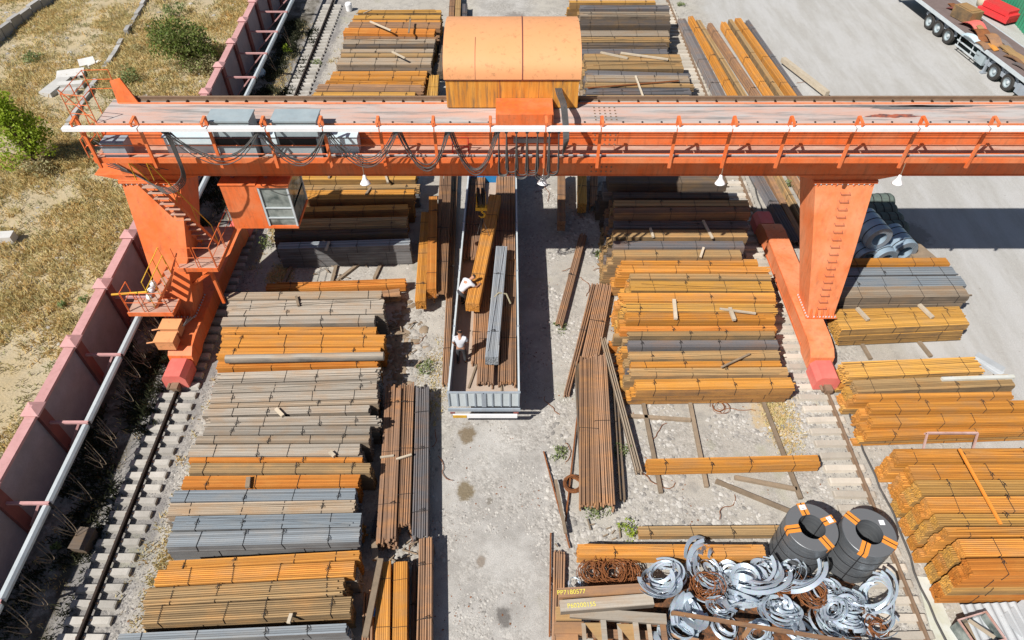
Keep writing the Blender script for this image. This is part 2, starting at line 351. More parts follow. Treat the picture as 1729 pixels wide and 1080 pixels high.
# ================================================================ the ground
def yard_material():
    k = NT('yard_blend', .95, 0, .15); v = k.coord('World')
    sx = k.n.new('ShaderNodeSeparateXYZ'); k.link(v, sx.inputs[0]); X, Y = sx.outputs[0], sx.outputs[1]
    wob = k.math('MULTIPLY', k.math('SUBTRACT', k.noise(v, .7, 6, .7), .5), 2.6)
    def smooth(val, lo, hi):
        m = k.n.new('ShaderNodeMapRange'); m.interpolation_type = 'SMOOTHSTEP'; k.link(val, m.inputs[0]); m.inputs[1].default_value = lo; m.inputs[2].default_value = hi; return m.outputs[0]
    n = k.noise(v, .22, 7, .68); n1 = k.noise(v, 1.6, 6, .7)
    base = k.mix(k.ramp(n, [(.35, 0.0), (.65, 1.0)]), (.46,.435,.385), (.36,.335,.29))
    base = k.mix(k.ramp(n1, [(.48, 0.0), (.68, .85)]), base, (.28,.265,.24))
    # road lane
    rl = k.math('ABSOLUTE', k.math('ADD', X, .55)); road = smooth(k.math('ADD', rl, wob), 2.5, 1.5)
    rc = k.mix(k.ramp(k.noise(v, .6, 7, .7), [(.4, 0.0), (.58, 1.0)]), (.455,.44,.41), (.33,.315,.29))
    base = k.mix(road, base, rc)
    # apron of compacted pale grit on the right
    ap = smooth(k.math('ADD', k.math('SUBTRACT', X, k.math('MULTIPLY', Y, -.06)), wob), 16.6, 18.2)
    base = k.mix(ap, base, k.mix(k.ramp(k.noise(k.coord('World', (.9,.16,1), (0,0,-.6)), 1, 6, .7), [(.42, 0.0), (.6, 1.0)]), k.mix(n1, (.48,.475,.46), (.42,.415,.40)), k.mix(k.noise(v, 5, 5, .75), (.44,.43,.40), (.33,.32,.30))))
    # dirt by the wall, colour darkened to deepen the wall shadow
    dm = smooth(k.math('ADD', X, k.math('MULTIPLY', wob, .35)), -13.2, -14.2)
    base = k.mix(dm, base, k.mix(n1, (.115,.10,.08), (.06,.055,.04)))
    rx = k.math('ADD', k.math('MULTIPLY', Y, -.015), -12.775); bl = smooth(k.math('ADD', k.math('ABSOLUTE', k.math('SUBTRACT', X, rx)), k.math('MULTIPLY', wob, .35)), 1.25, .95)
    base = k.mix(bl, base, k.mix(k.noise(v, 16, 4, .8), (.13,.125,.12), (.33,.315,.30)))
    # loose stones, in drifts
    vd = k.voro(v, 10); vc = k.voro(v, 10, 'Color'); g = k.n.new('ShaderNodeRGBToBW'); k.link(vc, g.inputs[0])
    drift = k.ramp(k.noise(v, .55, 5, .65), [(.44, 0.0), (.6, 1.0)])
    drift = k.math('MULTIPLY', drift, k.math('SUBTRACT', 1.0, k.math('MULTIPLY', ap, .8)))
    st = k.mix(g.outputs[0], (.22,.205,.18), (.54,.515,.47)); base = k.mix(k.math('MULTIPLY', drift, .6), base, st)
    # wet and oily stains on the lane
    for (px, py, r, col) in ((789,733,.42,(.17,.125,.07)),(786,828,.40,(.17,.13,.07)),(851,1042,.30,(.13,.12,.11)),(826,846,.16,(.2,.18,.15)),(812,948,.2,(.24,.20,.16)),(870,32,1.3,(.22,.20,.18)),(1545,395,.9,(.25,.24,.22)),(1560,455,1.1,(.36,.31,.25)),(1310,700,1.2,(.48,.36,.2)),(470,465,.7,(.5,.34,.16))):
        gs = G(px, py, 0); dx = k.math('SUBTRACT', X, gs.x); dy = k.math('MULTIPLY', k.math('SUBTRACT', Y, gs.y), .8)
        dd = k.math('SQRT', k.math('ADD', k.math('MULTIPLY', dx, dx), k.math('MULTIPLY', dy, dy)))
        dd = k.math('ADD', dd, k.math('MULTIPLY', k.math('SUBTRACT', k.noise(v, 3.2, 5, .7), .5), r*1.7)); base = k.mix(k.math('MULTIPLY', smooth(dd, r, r*.5), .85), base, col)
    f = k.noise(v, 34, 3, .8); base = k.mix(1.0, base, k.ramp(f, [(.28, .6), (.72, 1.3)]), 'MULTIPLY')
    # green tinge where weeds grow through
    gm = k.math('MULTIPLY', k.ramp(k.noise(v, .35, 5, .6), [(.60, 0.0), (.7, .35)]), k.math('SUBTRACT', 1.0, ap)); base = k.mix(gm, base, (.26,.27,.14))
    hh = k.math('ADD', k.math('MULTIPLY', k.math('MULTIPLY', k.ramp(vd, [(0.0, 1.0), (.6, 0.0)]), drift), .7), k.math('MULTIPLY', f, .5)); k.bump(hh, .6, .035)
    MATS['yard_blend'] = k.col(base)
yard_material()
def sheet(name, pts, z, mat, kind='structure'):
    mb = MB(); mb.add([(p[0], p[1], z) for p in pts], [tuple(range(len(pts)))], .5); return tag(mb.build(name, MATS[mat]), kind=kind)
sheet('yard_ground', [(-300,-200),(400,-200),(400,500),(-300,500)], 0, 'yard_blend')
# ground left of the wall: rough dry grassland, gently mounded
def wall_x(Y):
    pts = [(-30,-15.9),(11.7,-16.07),(16,-16.15),(23,-16.4),(34.5,-16.85),(47,-17.4),(90,-19.3)]
    for (a, xa), (b, xb) in zip(pts, pts[1:]):
        if Y <= b: return xa+(xb-xa)*(Y-a)/(b-a)
    return pts[-1][1]
from mathutils import noise as mn
def field_z(x, y):
    d = max(0, wall_x(y)-x)
    z = .05 + .35*min(1, d/4)*(.5+.8*mn.noise(Vector((x*.12, y*.12, 0)))) + .16*min(1, d/2)*mn.noise(Vector((x*.6, y*.6, 3))) + .05*mn.noise(Vector((x*2.2, y*2.2, 5)))*min(1, d)
    return max(z, .03)
xs = np.concatenate([np.arange(0, 30, .4), np.arange(30, 140, 4)]); ys = np.arange(-12, 110, .45)
V = []; Fq = []
for y in ys:
    wx = wall_x(y)-.0
    for d in xs: x = wx-d; V.append((x, y, field_z(x, y) if d < 60 else .3))
nx = len(xs)
for j in range(len(ys)-1):
    for i in range(nx-1): a = j*nx+i; Fq.append((a+1, a, a+nx, a+nx+1))
o = array_mesh('field', V, Fq, MATS['field'], [.5]*len(Fq), True); tag(o, kind='structure')

# ---------------------------------------------------------------- tracks
def left_rail_x(Y): return -12.88-.0150*(Y-7)
def right_rail_x(Y): return 12.32-.0105*(Y-10)
for side in (0, 1):
    fx = right_rail_x if side else left_rail_x; w = .95 if side else 1.05
    pts = [(fx(0)-w, 0), (fx(0)+w, 0), (fx(70)+w, 70), (fx(70)-w, 70)]
    t = thing('crane_track', ['dark crane rail on short concrete sleepers in grey ballast beside the pink wall', 'rusty crane rail on pale dust-covered sleepers between the stacks at the right'][side], 'rail track', (fx(25), 25, 0))
    og = (fx(25), 25, 0)
    mb = MB(); z0 = .15 if not side else .09
    for zz, ww, hh in ((z0+.01, .13, .02), (z0+.07, .03, .12), (z0+.145, .075, .04)): mb.beam((fx(3), 3, zz), (fx(62), 62, zz), ww, hh)
    mb.build('rail', MATS['darkrail' if not side else 'rustrail'], t, origin=og)
    Y = 5.0; i = 0; sp = .5 if not side else .52
    while Y < 53 and i < 98:
        Z = .15 if not side else .125; x = fx(Y)+random.uniform(-.03,.03)-(.42 if side else 0); l = .7 if not side else .72
        m = MB(); a = .14; b = .11; sk = random.uniform(-.02,.02)
        m.loft([[(x-l, Y-a+sk, 0), (x-l, Y+a+sk, 0), (x-l, Y+b+sk, Z-.02), (x-l, Y-b+sk, Z-.02)], [(x-l+.05, Y-a+sk, 0), (x-l+.05, Y+a+sk, 0), (x-l+.05, Y+b+sk, Z), (x-l+.05, Y-b+sk, Z)],
                [(x+l-.05, Y-a-sk, 0), (x+l-.05, Y+a-sk, 0), (x+l-.05, Y+b-sk, Z), (x+l-.05, Y-b-sk, Z)], [(x+l, Y-a-sk, 0), (x+l, Y+a-sk, 0), (x+l, Y+b-sk, Z-.02), (x+l, Y-b-sk, Z-.02)]])
        m.build('sleeper', MATS['sleeper' if not side else 'beigesleeper'], t, origin=og); Y += sp; i += 1
    m = MB()
    for j in range(98):
        y = 5.0+j*sp
        for d in (-.1, .1): m.box((fx(y)+d, y, z0+.01), (.07, .06, .045))
    tag(m.build('rail_clips', MATS['rustrail'], t, origin=og), kind='stuff')
# thin dark tube added for a dark line along the right rail
m = MB(); pts = []
for j in range(90):
    y = 5+j*.5; pts.append((right_rail_x(y)+.55+.05*math.sin(y*1.3)+.03*math.sin(y*4.1), y, .12+.02*math.sin(y*2)))
tag(m.tube(pts, .035, 6).build('dark_line', MATS['cable']), 'dark tube added for a dark line along the right crane rail', 'cable')

# ---------------------------------------------------------------- boundary wall
wy = [13.5+3.05*k for k in range(-4, 19)]
wt = thing('boundary_wall', 'long pink-capped block wall with brick-red pilasters between dry field and yard', 'wall', (wall_x(25), 25, 0)); og = (wall_x(25), 25, 0)
ZW = 2.6
for a, b in zip(wy, wy[1:]):
    MB().beam((wall_x(a)-.02, a+.2, ZW/2-.1), (wall_x(b)-.02, b-.2, ZW/2-.1), .18, ZW-.2).build('wall_panel', MATS['wallblock'], wt, origin=og)
    m = MB(); p, q = Vector((wall_x(a), a+.23, ZW-.03)), Vector((wall_x(b), b-.23, ZW-.03))
    m.beam(p, q, .36, .12); m.build('coping', MATS['pinkwall'], wt, origin=og)
for y in wy:
    x = wall_x(y)
    MB().bb(x-.2, x+.2, y-.2, y+.2, 0, ZW-.02).build('pilaster', MATS['redpost'], wt, origin=og)
    m = MB(); m.bb(x-.27, x+.27, y-.25, y+.25, ZW-.02, ZW+.1)
    r = .3; m.loft([[(x-r,y-r,ZW+.1),(x+r,y-r,ZW+.1),(x+r,y+r,ZW+.1),(x-r,y+r,ZW+.1)], [(x-.05,y-.05,ZW+.26),(x+.05,y-.05,ZW+.26),(x+.05,y+.05,ZW+.26),(x-.05,y+.05,ZW+.26)]])
    m.build('pilaster_cap', MATS['pinkwall'], wt, origin=og)
# power rail on brackets
def pipe_x(Y): return -14.62-.0205*(Y-8)
pt = thing('power_rail', 'pale grey trough pipe on brackets running along the inner side of the pink wall', 'pipe rail', (pipe_x(25), 25, 0)); og = (pipe_x(25), 25, 0)
ZP = 1.75
for a, b in zip(wy, wy[1:]):
    m = MB(); r = .13; oct_ = [(r*math.cos(PI/8+k*PI/4), r*math.sin(PI/8+k*PI/4)) for k in range(8)]
    m.loft([[(pipe_x(y)+c, y, ZP+s) for c, s in oct_] for y in (a+.04, (a+b)/2, b-.04)]); m.build('trough_length', MATS['palepipe'], pt, origin=og)
for y in wy:
    x0, x1 = wall_x(y)+.2, pipe_x(y)
    m = MB(); m.beam((x0, y, ZP+.16), (x1+.14, y, ZP+.16), .09, .09); m.beam((x1-.22, y, ZP+.1), (x0+.02, y, .45), .07, .07)
    m.build('bracket', MATS['pinkwall'], pt, origin=og)
    MB().bb(x1-.16, x1+.16, y-.04, y+.04, ZP-.16, ZP+.17).build('clamp', MATS['black'], pt, origin=og)
for i, (px, py) in enumerate([(262,560),(218,592),(182,650),(150,720),(118,815),(95,870),(70,930),(45,985),(12,1035),(232,540),(205,620),(160,760),(480,60),(455,110)]):
    g = G(px, py, 1.0); y = g.y; x = pipe_x(y)+.12; m = MB()
    for q in range(2+i%2):
        ln = random.uniform(.6, 1.35); w = random.uniform(.1,.35); pts = []
        for s_ in range(13):
            a = s_/12; pts.append((x+.03+q*.05+.25*math.sin(a*PI), y-a*w-.25*a-.15*q, ZP-.1-ln*math.sin(a*PI)**.8 if a < .97 else ZP-.4))
        m.tube(pts, .010, 5)
    m.build('wire_loops', MATS['timber'], pt, origin=og)
# field: fallen kerb line, far block wall, slabs
m = MB()
P0, P1 = G(252, 0, .2), G(108, 225, .2)
n_ = 22; nrow = n_
for i in range(n_):
    if i in (7, 13): continue
    a = P0.lerp(P1, i/n_); b = P0.lerp(P1, (i+.93)/n_); off = Vector((random.uniform(-.12,.12), random.uniform(-.1,.1), random.uniform(-.1,.04)))
    za = field_z(a.x, a.y)+.08; m.beam(Vector((a.x,a.y,za))+off, Vector((b.x,b.y,za))+off*.5, .28, .3)
tag(m.build('kerb_line', MATS['concrete']), 'broken line of old concrete kerb sunk in the dry grass', 'kerb')
fw = thing('block_wall', 'low dark ruined block wall at the far left of the dry field', 'wall', tuple(G(35, 30, .2))); og = tuple(G(35, 30, .2))
for i in range(9):
    a = G(-30+i*16.5, 80-i*11.8, .4); b = G(-30+(i+.93)*16.5, 80-(i+.93)*11.8, .4)
    MB().beam((a.x,a.y,.35+.1*(i%2)), (b.x,b.y,.35+.08*(i%2)), .35, .9).build('block_course', MATS['concrete'], fw, origin=og)
# rubble slabs
def slab(px, py, L, Wd, Ht, ang, label, tilt=0, holes=0, nm='concrete_slab'):
    g = G(px, py, .25); g.z = field_z(g.x, g.y); o = thing(nm, label, 'slab', tuple(g), ang) if holes else None
    M = Matrix.Rotation(tilt, 3, 'X'); m = MB()
    if holes:
        bev = .02; m.box((0, 0, Ht/2+.02), (L, Wd, Ht), M); m.build('slab_body', MATS['paleconcrete'], o)
        h = MB()
        for i in range(holes): h.tube([(-L/2+(i+.5)*L/holes, -Wd/2-.012, Ht/2+.02), (-L/2+(i+.5)*L/holes, -Wd/2+.06, Ht/2+.02)], Ht*.3, 10)
        h.build('slab_hollows', MATS['black'], o)
    else:
        r = [[(-L/2, -Wd/2, 0), (L/2, -Wd/2*.92, 0), (L/2*.96, Wd/2, 0), (-L/2*.98, Wd/2*.95, 0)], [(-L/2*.99, -Wd/2*.97, Ht), (L/2*.97, -Wd/2*.9, Ht), (L/2*.93, Wd/2*.96, Ht), (-L/2*.96, Wd/2*.93, Ht)]]
        m.loft([[M @ Vector(p) for p in q] for q in r]); o = m.build(nm, MATS['paleconcrete'], None, tuple(g), ang); tag(o, label, 'slab')
    return o
slab(96, 150, 2.1, .85, .3, math.radians(80), 'large pale concrete slab leaning at the left of the rubble heap', 0)
slab(122, 130, 1.6, .9, .3, math.radians(18), 'broken hollow-core slab with a row of dark holes in its end', .1, 5)
slab(123, 148, 1.5, .5, .3, math.radians(8), 'short concrete block lying just below the hollow-core slab')
slab(118, 158, 1.1, .4, .28, math.radians(3), 'smallest rounded concrete block at the bottom of the rubble heap')
slab(148, 107, 1.0, .8, .35, math.radians(30), 'broken pale concrete lump above the rubble heap', .2)
slab(160, 108, .9, .3, .25, math.radians(50), 'thin concrete splinter beside the pale lump in dry grass')
slab(8, 407, 1.1, .55, .4, math.radians(5), 'weathered grey concrete block at the left edge of the field')
# ================================================================ gantry crane
cg = (-.5, 21.7, 0)
crane = thing('gantry_crane', 'orange single-girder gantry crane with leaning box legs spanning the whole steel yard', 'crane', cg)
def cb(name, m, mat, parent=None, label=None, smooth=False):
    o = m.build(name, MATS[mat], parent or crane, origin=cg, smooth=smooth)
    if label: o['label'] = label
    return o
YF, YB, ZB, ZT = 21.0, 22.55, 6.8, 9.0; XL, XR = -14.3, 20.5
m = MB(); m.bb(XL, XR, YF+.03, YF+.07, ZB+.03, ZT-.03); m.bb(XL, XR, YB-.09, YB-.05, ZB+.03, ZT-.03); m.bb(XL, XR, YF, YB, ZB, ZB+.028); m.bb(XL+.01, XL+.04, YF+.07, YB-.09, ZB+.03, ZT-.03)
for zz in (7.55, 8.52): m.bb(XL, XR, YF+.0, YF+.028, zz, zz+.035)
girder = cb('girder', m, 'crane')
m = MB(); m.bb(XL-.02, XR, YF-.08, YB+.03, ZT-.028, ZT); cb('girder_deck', m, 'deck')
m = MB(); m.bb(XL, XR, YF-.1, YF-.082, ZT-.12, ZT+.015); m.bb(XL+.3, XR, YB-.32, YB-.25, ZT+.002, ZT+.03); cb('deck_edging', m, 'crane_fade')
m = MB(); m.bb(XL+.3, XR, YB-.13, YB-.02, ZT+.002, ZT+.03); m.bb(XL+.3, XR, YB-.09, YB-.06, ZT+.03, ZT+.13); m.bb(XL+.3, XR, YB-.11, YB-.04, ZT+.13, ZT+.17); cb('trolley_rail', m, 'rustrail')
def each(name, mb, mat, pts):
    o = mb.build(name, MATS[mat], crane); o.location = Vector(pts[0])-Vector(cg)
    for p in pts[1:]: c = o.copy(); C.objects.link(c); c.parent = crane; c.location = Vector(p)-Vector(cg)
each('rail_clip', MB().box((0,0,0), (.05, .12, .06)), 'darkrail', [(XL+.6+.7*i, YB-.19, ZT+.035) for i in range(48)])
each('deck_bolt', MB().lathe([(.035, 0), (.035, .03), (0, .035)], (0,0,0), 8), 'black', [(XL+.3+.66*i, YF, ZT) for i in range(50)])
# splice plates with bolts
for xs0 in (3.25, ):
    m = MB(); m.bb(xs0-.45, xs0+.45, YF+.01, YF+.029, ZB+.1, ZT-.15); cb('splice_plate', m, 'crane')
    each('splice_bolt', MB().box((0,0,0), (.05, .022, .05)), 'rustrail', [(xs0-.36+i*.18, YF, ZB+.2+j*.19) for i in range(5) for j in range(10)]+[(xs0-.36+i*.18, YF+.15+j*.2, ZT+.012) for i in range(5) for j in range(5)])
def blot(name, x0, x1, y0, y1, mat, seed):
    rg = random.Random(seed); n = 60; ph = [rg.uniform(0, 6) for _ in range(6)]; vs = []
    for i in range(n): a = 2*PI*i/n; q = 1+.2*math.sin(2*a+ph[0])+.14*math.sin(5*a+ph[1])+.1*math.sin(9*a+ph[2])+.06*math.sin(17*a+ph[3]); vs.append(((x0+x1)/2+(x1-x0)/2*q*math.cos(a), (y0+y1)/2+(y1-y0)/2*q*math.sin(a)*.8, ZT+.004))
    m = MB(); m.add(vs, [tuple(range(n))], .5); cb(name, m, mat)
blot('oil_stain', 9.7, 16.6, 21.98, 22.2, 'oil', 1); blot('oil_stain', 12.5, 16.2, 21.85, 22.15, 'oil', 2); blot('rust_stain', 12.5, 14.0, 21.25, 21.6, 'burnt', 3); blot('oil_stain', 3.0, 9.5, 22.0, 22.1, 'oil', 4)
# walkway
YW = 20.08; ZK = 8.13
m = MB(); x = XL-.1
while x < XR: m.bb(x, min(x+2.98, XR), YW+.06, YF-.02, ZK-.03, ZK); x += 3
cb('walkway', m, 'walkdeck')
m = MB(); m.bb(XL-.1, XR, YW, YW+.05, ZK-.16, ZK+.04); x = XL+.6
while x < XR: m.beam((x, YW+.05, ZK-.09), (x, YF, ZK-.35), .06, .08); m.bb(x-.03, x+.03, YW+.05, YF, ZK-.1, ZK-.04); x += 1.9
cb('walkway_channel', m, 'crane')
m = MB(); m.tube([(XL+5.8, YW+.2, ZK+.05), (XR, YW+.2, ZK+.05)], .04, 8); cb('conduit', m, 'palepipe')
m = MB(); m.tube([(XL+3, YF-.1, 8.75), (XR, YF-.1, 8.75)], .018, 5); m.tube([(XL-.1, YW+.02, 8.95), (XR, YW+.02, 8.95)], .014, 5); cb('wire', m, 'redpost')
for zz in (8.66, 8.33): cb('handrail', MB().tube([(XL-.1, YW+.02, zz), (XR, YW+.02, zz)], .018, 6), 'crane')
ZC, YC = 9.62, 19.68
posts = [130, 229, 347, 446, 543, 639, 732, 828, 922, 1016, 1145, 1239, 1335, 1449, 1556, 1676, 1786]
for px in posts:
    x = (px-CX)/F*22.35
    m = MB(); m.beam((x, YW-.035, ZK-.32), (x, YW-.035, 9.78), .07, .10, (1,0,0)); m.beam((x, YW-.035, 9.80), (x, YC, ZC+.12), .045, .085, (1,0,0)); m.beam((x, YC, ZC+.15), (x, YC, ZC+.01), .05, .05, (1,0,0))
    cb('rail_post', m, 'crane')
m = MB()
xs_ = [-14.6]+[(px-CX)/F*22.0 for px in posts[1:]]+[XR]
for a, b in zip(xs_, xs_[1:]):
    if b-a < .3: continue
    m.bb(a+.02, b-.02, YC-.09, YC+.09, ZC-.012, ZC); m.bb(a+.02, b-.02, YC-.095, YC-.08, ZC-.12, ZC); m.bb(a+.02, b-.02, YC+.08, YC+.095, ZC-.12, ZC)
cb('cable_track', m, 'white')
# legs
def leg(s, xt0, xt1, xb0, xb1):
    p = MB(); ZT2, ZB2 = 6.5, 1.28
    def ring(z, x0, x1, y0, y1): return [(x0, y0, z), (x1, y0, z), (x1, y1, z), (x0, y1, z)]
    p.loft([ring(ZB2, xb0, xb1, 19.15, 20.35), ring(3.2, xb0+(xt0-xb0)*.37, xb1+(xt1-xb1)*.37, 19.75, 21.3), ring(ZT2, xt0, xt1, YF, 23.0)])
    lg = cb('leg', p, 'crane_fade' if s else 'crane')
    p = MB(); p.bb(xt0-.08, xt1+.08, YF-.07, 23.05, ZT2, ZT2+.05); p.bb(xt0-.1, xt1+.1, YF-.02, 23.1, ZT2+.052, ZT2+.09)
    cb('flange', p, 'crane')
    cb('foot_flange', MB().bb(xb0-.1, xb1+.1, 19.03, 20.45, ZB2-.05, ZB2-.003), 'crane')
    p = MB(); n = 7
    for i in range(n):
        x = xt0+.1+(xt1-xt0-.2)*i/(n-1)
        if i % 2 == 0: p.add([(x-.015, YF-.09, ZT2-.001), (x+.015, YF-.09, ZT2-.001), (x+.015, YF-.03, ZT2-.3), (x-.015, YF-.03, ZT2-.3), (x-.015, YF+.1, ZT2-.001), (x+.015, YF+.1, ZT2-.001)], [(0,1,2,3),(0,3,4),(1,5,2)])
    for i in range(5):
        x = xb0+.08+(xb1-xb0-.16)*i/4; p.add([(x-.02, 19.0, ZB2), (x+.02, 19.0, ZB2), (x+.02, 19.22, ZB2+.35), (x-.02, 19.22, ZB2+.35), (x-.02, 19.3, ZB2), (x+.02, 19.3, ZB2)], [(0,1,2,3),(0,3,4),(1,5,2)])
    cb('stiffener', p, 'crane')
    p = MB()
    for i in range(10): p.lathe([(.03, 0), (.03, .05), (0, .055)], (xb0-.02+(xb1-xb0+.04)*i/9, 19.08, ZB2-.003), 6)
    for i in range(9): p.lathe([(.03, 0), (.03, .05), (0, .055)], ((xb0-.06) if s else (xb1+.06), 19.15+1.2*i/8, ZB2-.003), 6)
    for i in range(12): p.lathe([(.028, 0), (.028, .05), (0, .055)], (xt0+(xt1-xt0)*i/11, YF-.05, ZT2-.055), 6)
    cb('flange_bolts', p, 'palepipe')
    # haunch between leg and girder
    p = MB(); p.add([(xt0-.9, YF+.06, ZB+.003), (xt1+.9, YF+.06, ZB+.003), (xt1+.05, YF+.06, ZT2+.09), (xt0-.05, YF+.06, ZT2+.09), (xt0-.9, YB+.4, ZB+.003), (xt1+.9, YB+.4, ZB+.003), (xt1+.05, YB+.4, ZT2+.09), (xt0-.05, YB+.4, ZT2+.09)],
        [(0,3,2,1),(4,5,6,7),(0,1,5,4),(1,2,6,5),(2,3,7,6),(3,0,4,7)]); cb('haunch', p, 'crane')
    return lg
leg(0, -14.47, -12.3, -14.07, -12.95); rl_ = leg(1, 11.25, 13.45, 12.06, 13.12)
m = MB()
for i in range(17):                                              # rungs on the right leg
    f = (i+.5)/17.5; z = 6.3-f*4.9; y = (21.0-.02-(6.5-z)*.35*(1 if z > 3.2 else 1))
    y = YF+(19.75-YF)*(6.5-z)/3.3 if z > 3.2 else 19.75+(19.15-19.75)*(3.2-z)/1.92
    x = 12.42+.12*f
    cb('rung', MB().tube([(x-.17, y+.02, z), (x-.17, y-.10, z-.02), (x+.17, y-.10, z-.02), (x+.17, y+.02, z)], .011, 5), 'redpost')
# end carriages
def carriage(xc, Ya, Yb, s):
    p = MB(); w = .47
    prof = [(Ya, .55), (Ya+.05, .9), (Ya+.35, 1.12), (Ya+.9, 1.22), (Yb-.9, 1.22), (Yb-.35, 1.12), (Yb-.05, .9), (Yb, .55)]
    low = [(Yb, .32), (Yb-.8, .32), (Yb-1.0, .45), (Ya+1.0, .45), (Ya+.8, .32), (Ya, .32)]
    pr = prof+low; n = len(pr); p.add([(xc-w, y, z) for y, z in pr]+[(xc+w, y, z) for y, z in pr], [tuple(range(n)), tuple(range(2*n-1, n-1, -1))]+[(i, i+n, (i+1)%n+n, (i+1)%n) for i in range(n)])
    cb('end_carriage', p, 'crane_fade' if s else 'crane')
    p = MB()
    for z in (.55, 1.17):
        for sx in (-1, 1): p.bb(xc+sx*w-.012, xc+sx*w+.012, Ya+1.0, Yb-1.0, z-.03, z+.03)
    cb('web_rib', p, 'crane')
    for (y, d) in ((Ya, -1), (Yb, 1)):                            # motor covers
        p = MB(); y1 = y+d*.95; yy = [min(y+d*.05, y1), max(y+d*.05, y1)]
        q = [(-.46,.16),(.46,.16),(.46,.66),(.3,.86),(-.3,.86),(-.46,.66)]
        p.loft([[(xc+a, yy[0], b) for a, b in q], [(xc+a, yy[1], b) for a, b in q]]); cb('motor_cover', p, 'pinkpaint')
        p = MB(); p.lathe([(.16, -.12), (.16, .12)], (xc+.05, y1+d*.12, .3), 12, (1,0,0)); p.bb(xc-.12, xc+.16, min(y1, y1+d*.3), max(y1, y1+d*.3), .36, .48); p.tube([(xc-.22, y1, .4), (xc-.22, y1+d*.25, .4)], .06, 8); cb('buffer', p, 'rustrail')
    for y in (Ya+.45, Yb-.45):
        p = MB(); p.lathe([(.05,-.07),(.27,-.07),(.27,-.05),(.22,-.045),(.22,.045),(.27,.05),(.27,.07),(.05,.07)], (xc, y, .44 if s == 0 else .4), 20, (1,0,0), closed=True); cb('travel_wheel', p, 'darkrail')
carriage(left_rail_x(21)-.0, 17.3, 25.4, 0); carriage(right_rail_x(21)+.0, 17.2, 25.6, 1)
for i, (y0, z) in enumerate(((18.25, 1.26), (17.62, 1.2))):       # drive boxes on the left carriage
    x = left_rail_x(21)
    p = MB(); p.bb(x-.72+.0, x-.02, y0-.24, y0+.24, z+.02, z+.48); p.bb(x-.76, x+.02, y0-.28, y0+.28, z+.48, z+.52); p.tube([(x-.72, y0, z+.25), (x-1.15, y0-.1, z+.25)], .03, 6); cb('drive_box', p, 'house_roof')
p = MB(); x = left_rail_x(21)
for i in range(4): p.tube([(x-.1+i*.06, 18.9, 1.3), (x+.1+.1*i, 18.7, 1.7), (x+.2, 18.45-.1*i, 1.75), (x+.05, 18.3, 1.6)], .014, 5)
cb('drive_cables', p, 'cable')
# cabin
cx0, cx1, cy0, cy1, cz0, cz1 = -10.85, -8.35, 20.92, 22.7, 4.4, 6.45
cab = cb('cabin', MB().bb(cx0, -9.5, cy0, cy1, cz0, cz1).bb(-9.5, cx1, cy0, cy1, cz0, cz0+.12).bb(-9.5, cx1+.04, cy0-.04, cy1, cz1-.1, cz1).bb(cx0-.04, -9.5, cy0-.04, cy1, cz1+.002, cz1+.05), 'crane')
for x in (-9.46, cx1-.03):
    for y in (cy0+.04, cy1-.04): cb('window_post', MB().bb(x-.035, x+.035, y-.035, y+.035, cz0+.12, cz1-.1), 'palepipe', cab)
for z in (5.35, 4.88): cb('window_bar', MB().bb(-9.42, cx1-.07, cy0+.01, cy0+.05, z, z+.05), 'palepipe', cab); cb('window_bar', MB().bb(cx1-.05, cx1-.01, cy0+.08, cy1-.08, 5.3, 5.35), 'palepipe', cab)
cb('window_glass', MB().bb(-9.42, cx1-.07, cy0+.055, cy0+.065, cz0+.13, cz1-.11), 'glass', cab); cb('window_glass', MB().bb(cx1-.045, cx1-.035, cy0+.08, cy1-.08, cz0+.13, cz1-.11), 'glass', cab)
for x in (cx0+.4, -9.2): cb('cabin_hanger', MB().bb(x-.06, x+.06, YF+.3, YF+.42, cz1+.05, ZB), 'redpost')
cb('cabin_hanger', MB().beam((cx0-.1, YF+.5, ZB), (cx0-.1, YF+.9, cz0+.2), .06, .06), 'redpost')
# control cabinets standing on the walkway
for x0, x1 in ((-10.1, -8.72), (-7.95, -6.5)):
    b = cb('cabinet', MB().bb(x0, x1, YW+.08, YF-.12, ZK+.003, 9.5), 'cabinetgrey')
    cb('cabinet_lid', MB().bb(x0-.04, x1+.04, YW+.04, YF-.085, 9.503, 9.56), 'cabinetgrey', b)
    cb('recess_shade', MB().bb(x0+.1, x1-.1, YW+.06, YW+.077, 8.65, 8.95), 'black', b)  # black panel stands in for the shade of a recess in the front
for x0, x1 in ((-11.9, -10.2), (-8.6, -8.05), (-6.4, -5.3)):
    cb('low_cabinet', MB().bb(x0, x1, YW+.35, YF-.12, ZK+.003, 8.78).bb(x0-.03, x1+.03, YW+.31, YF-.1, 8.783, 8.81), 'lightblue')
cb('end_box', MB().bb(-14.0, -13.2, YW+.1, YW+.6, ZK+.003, 8.7), 'truckgrey')
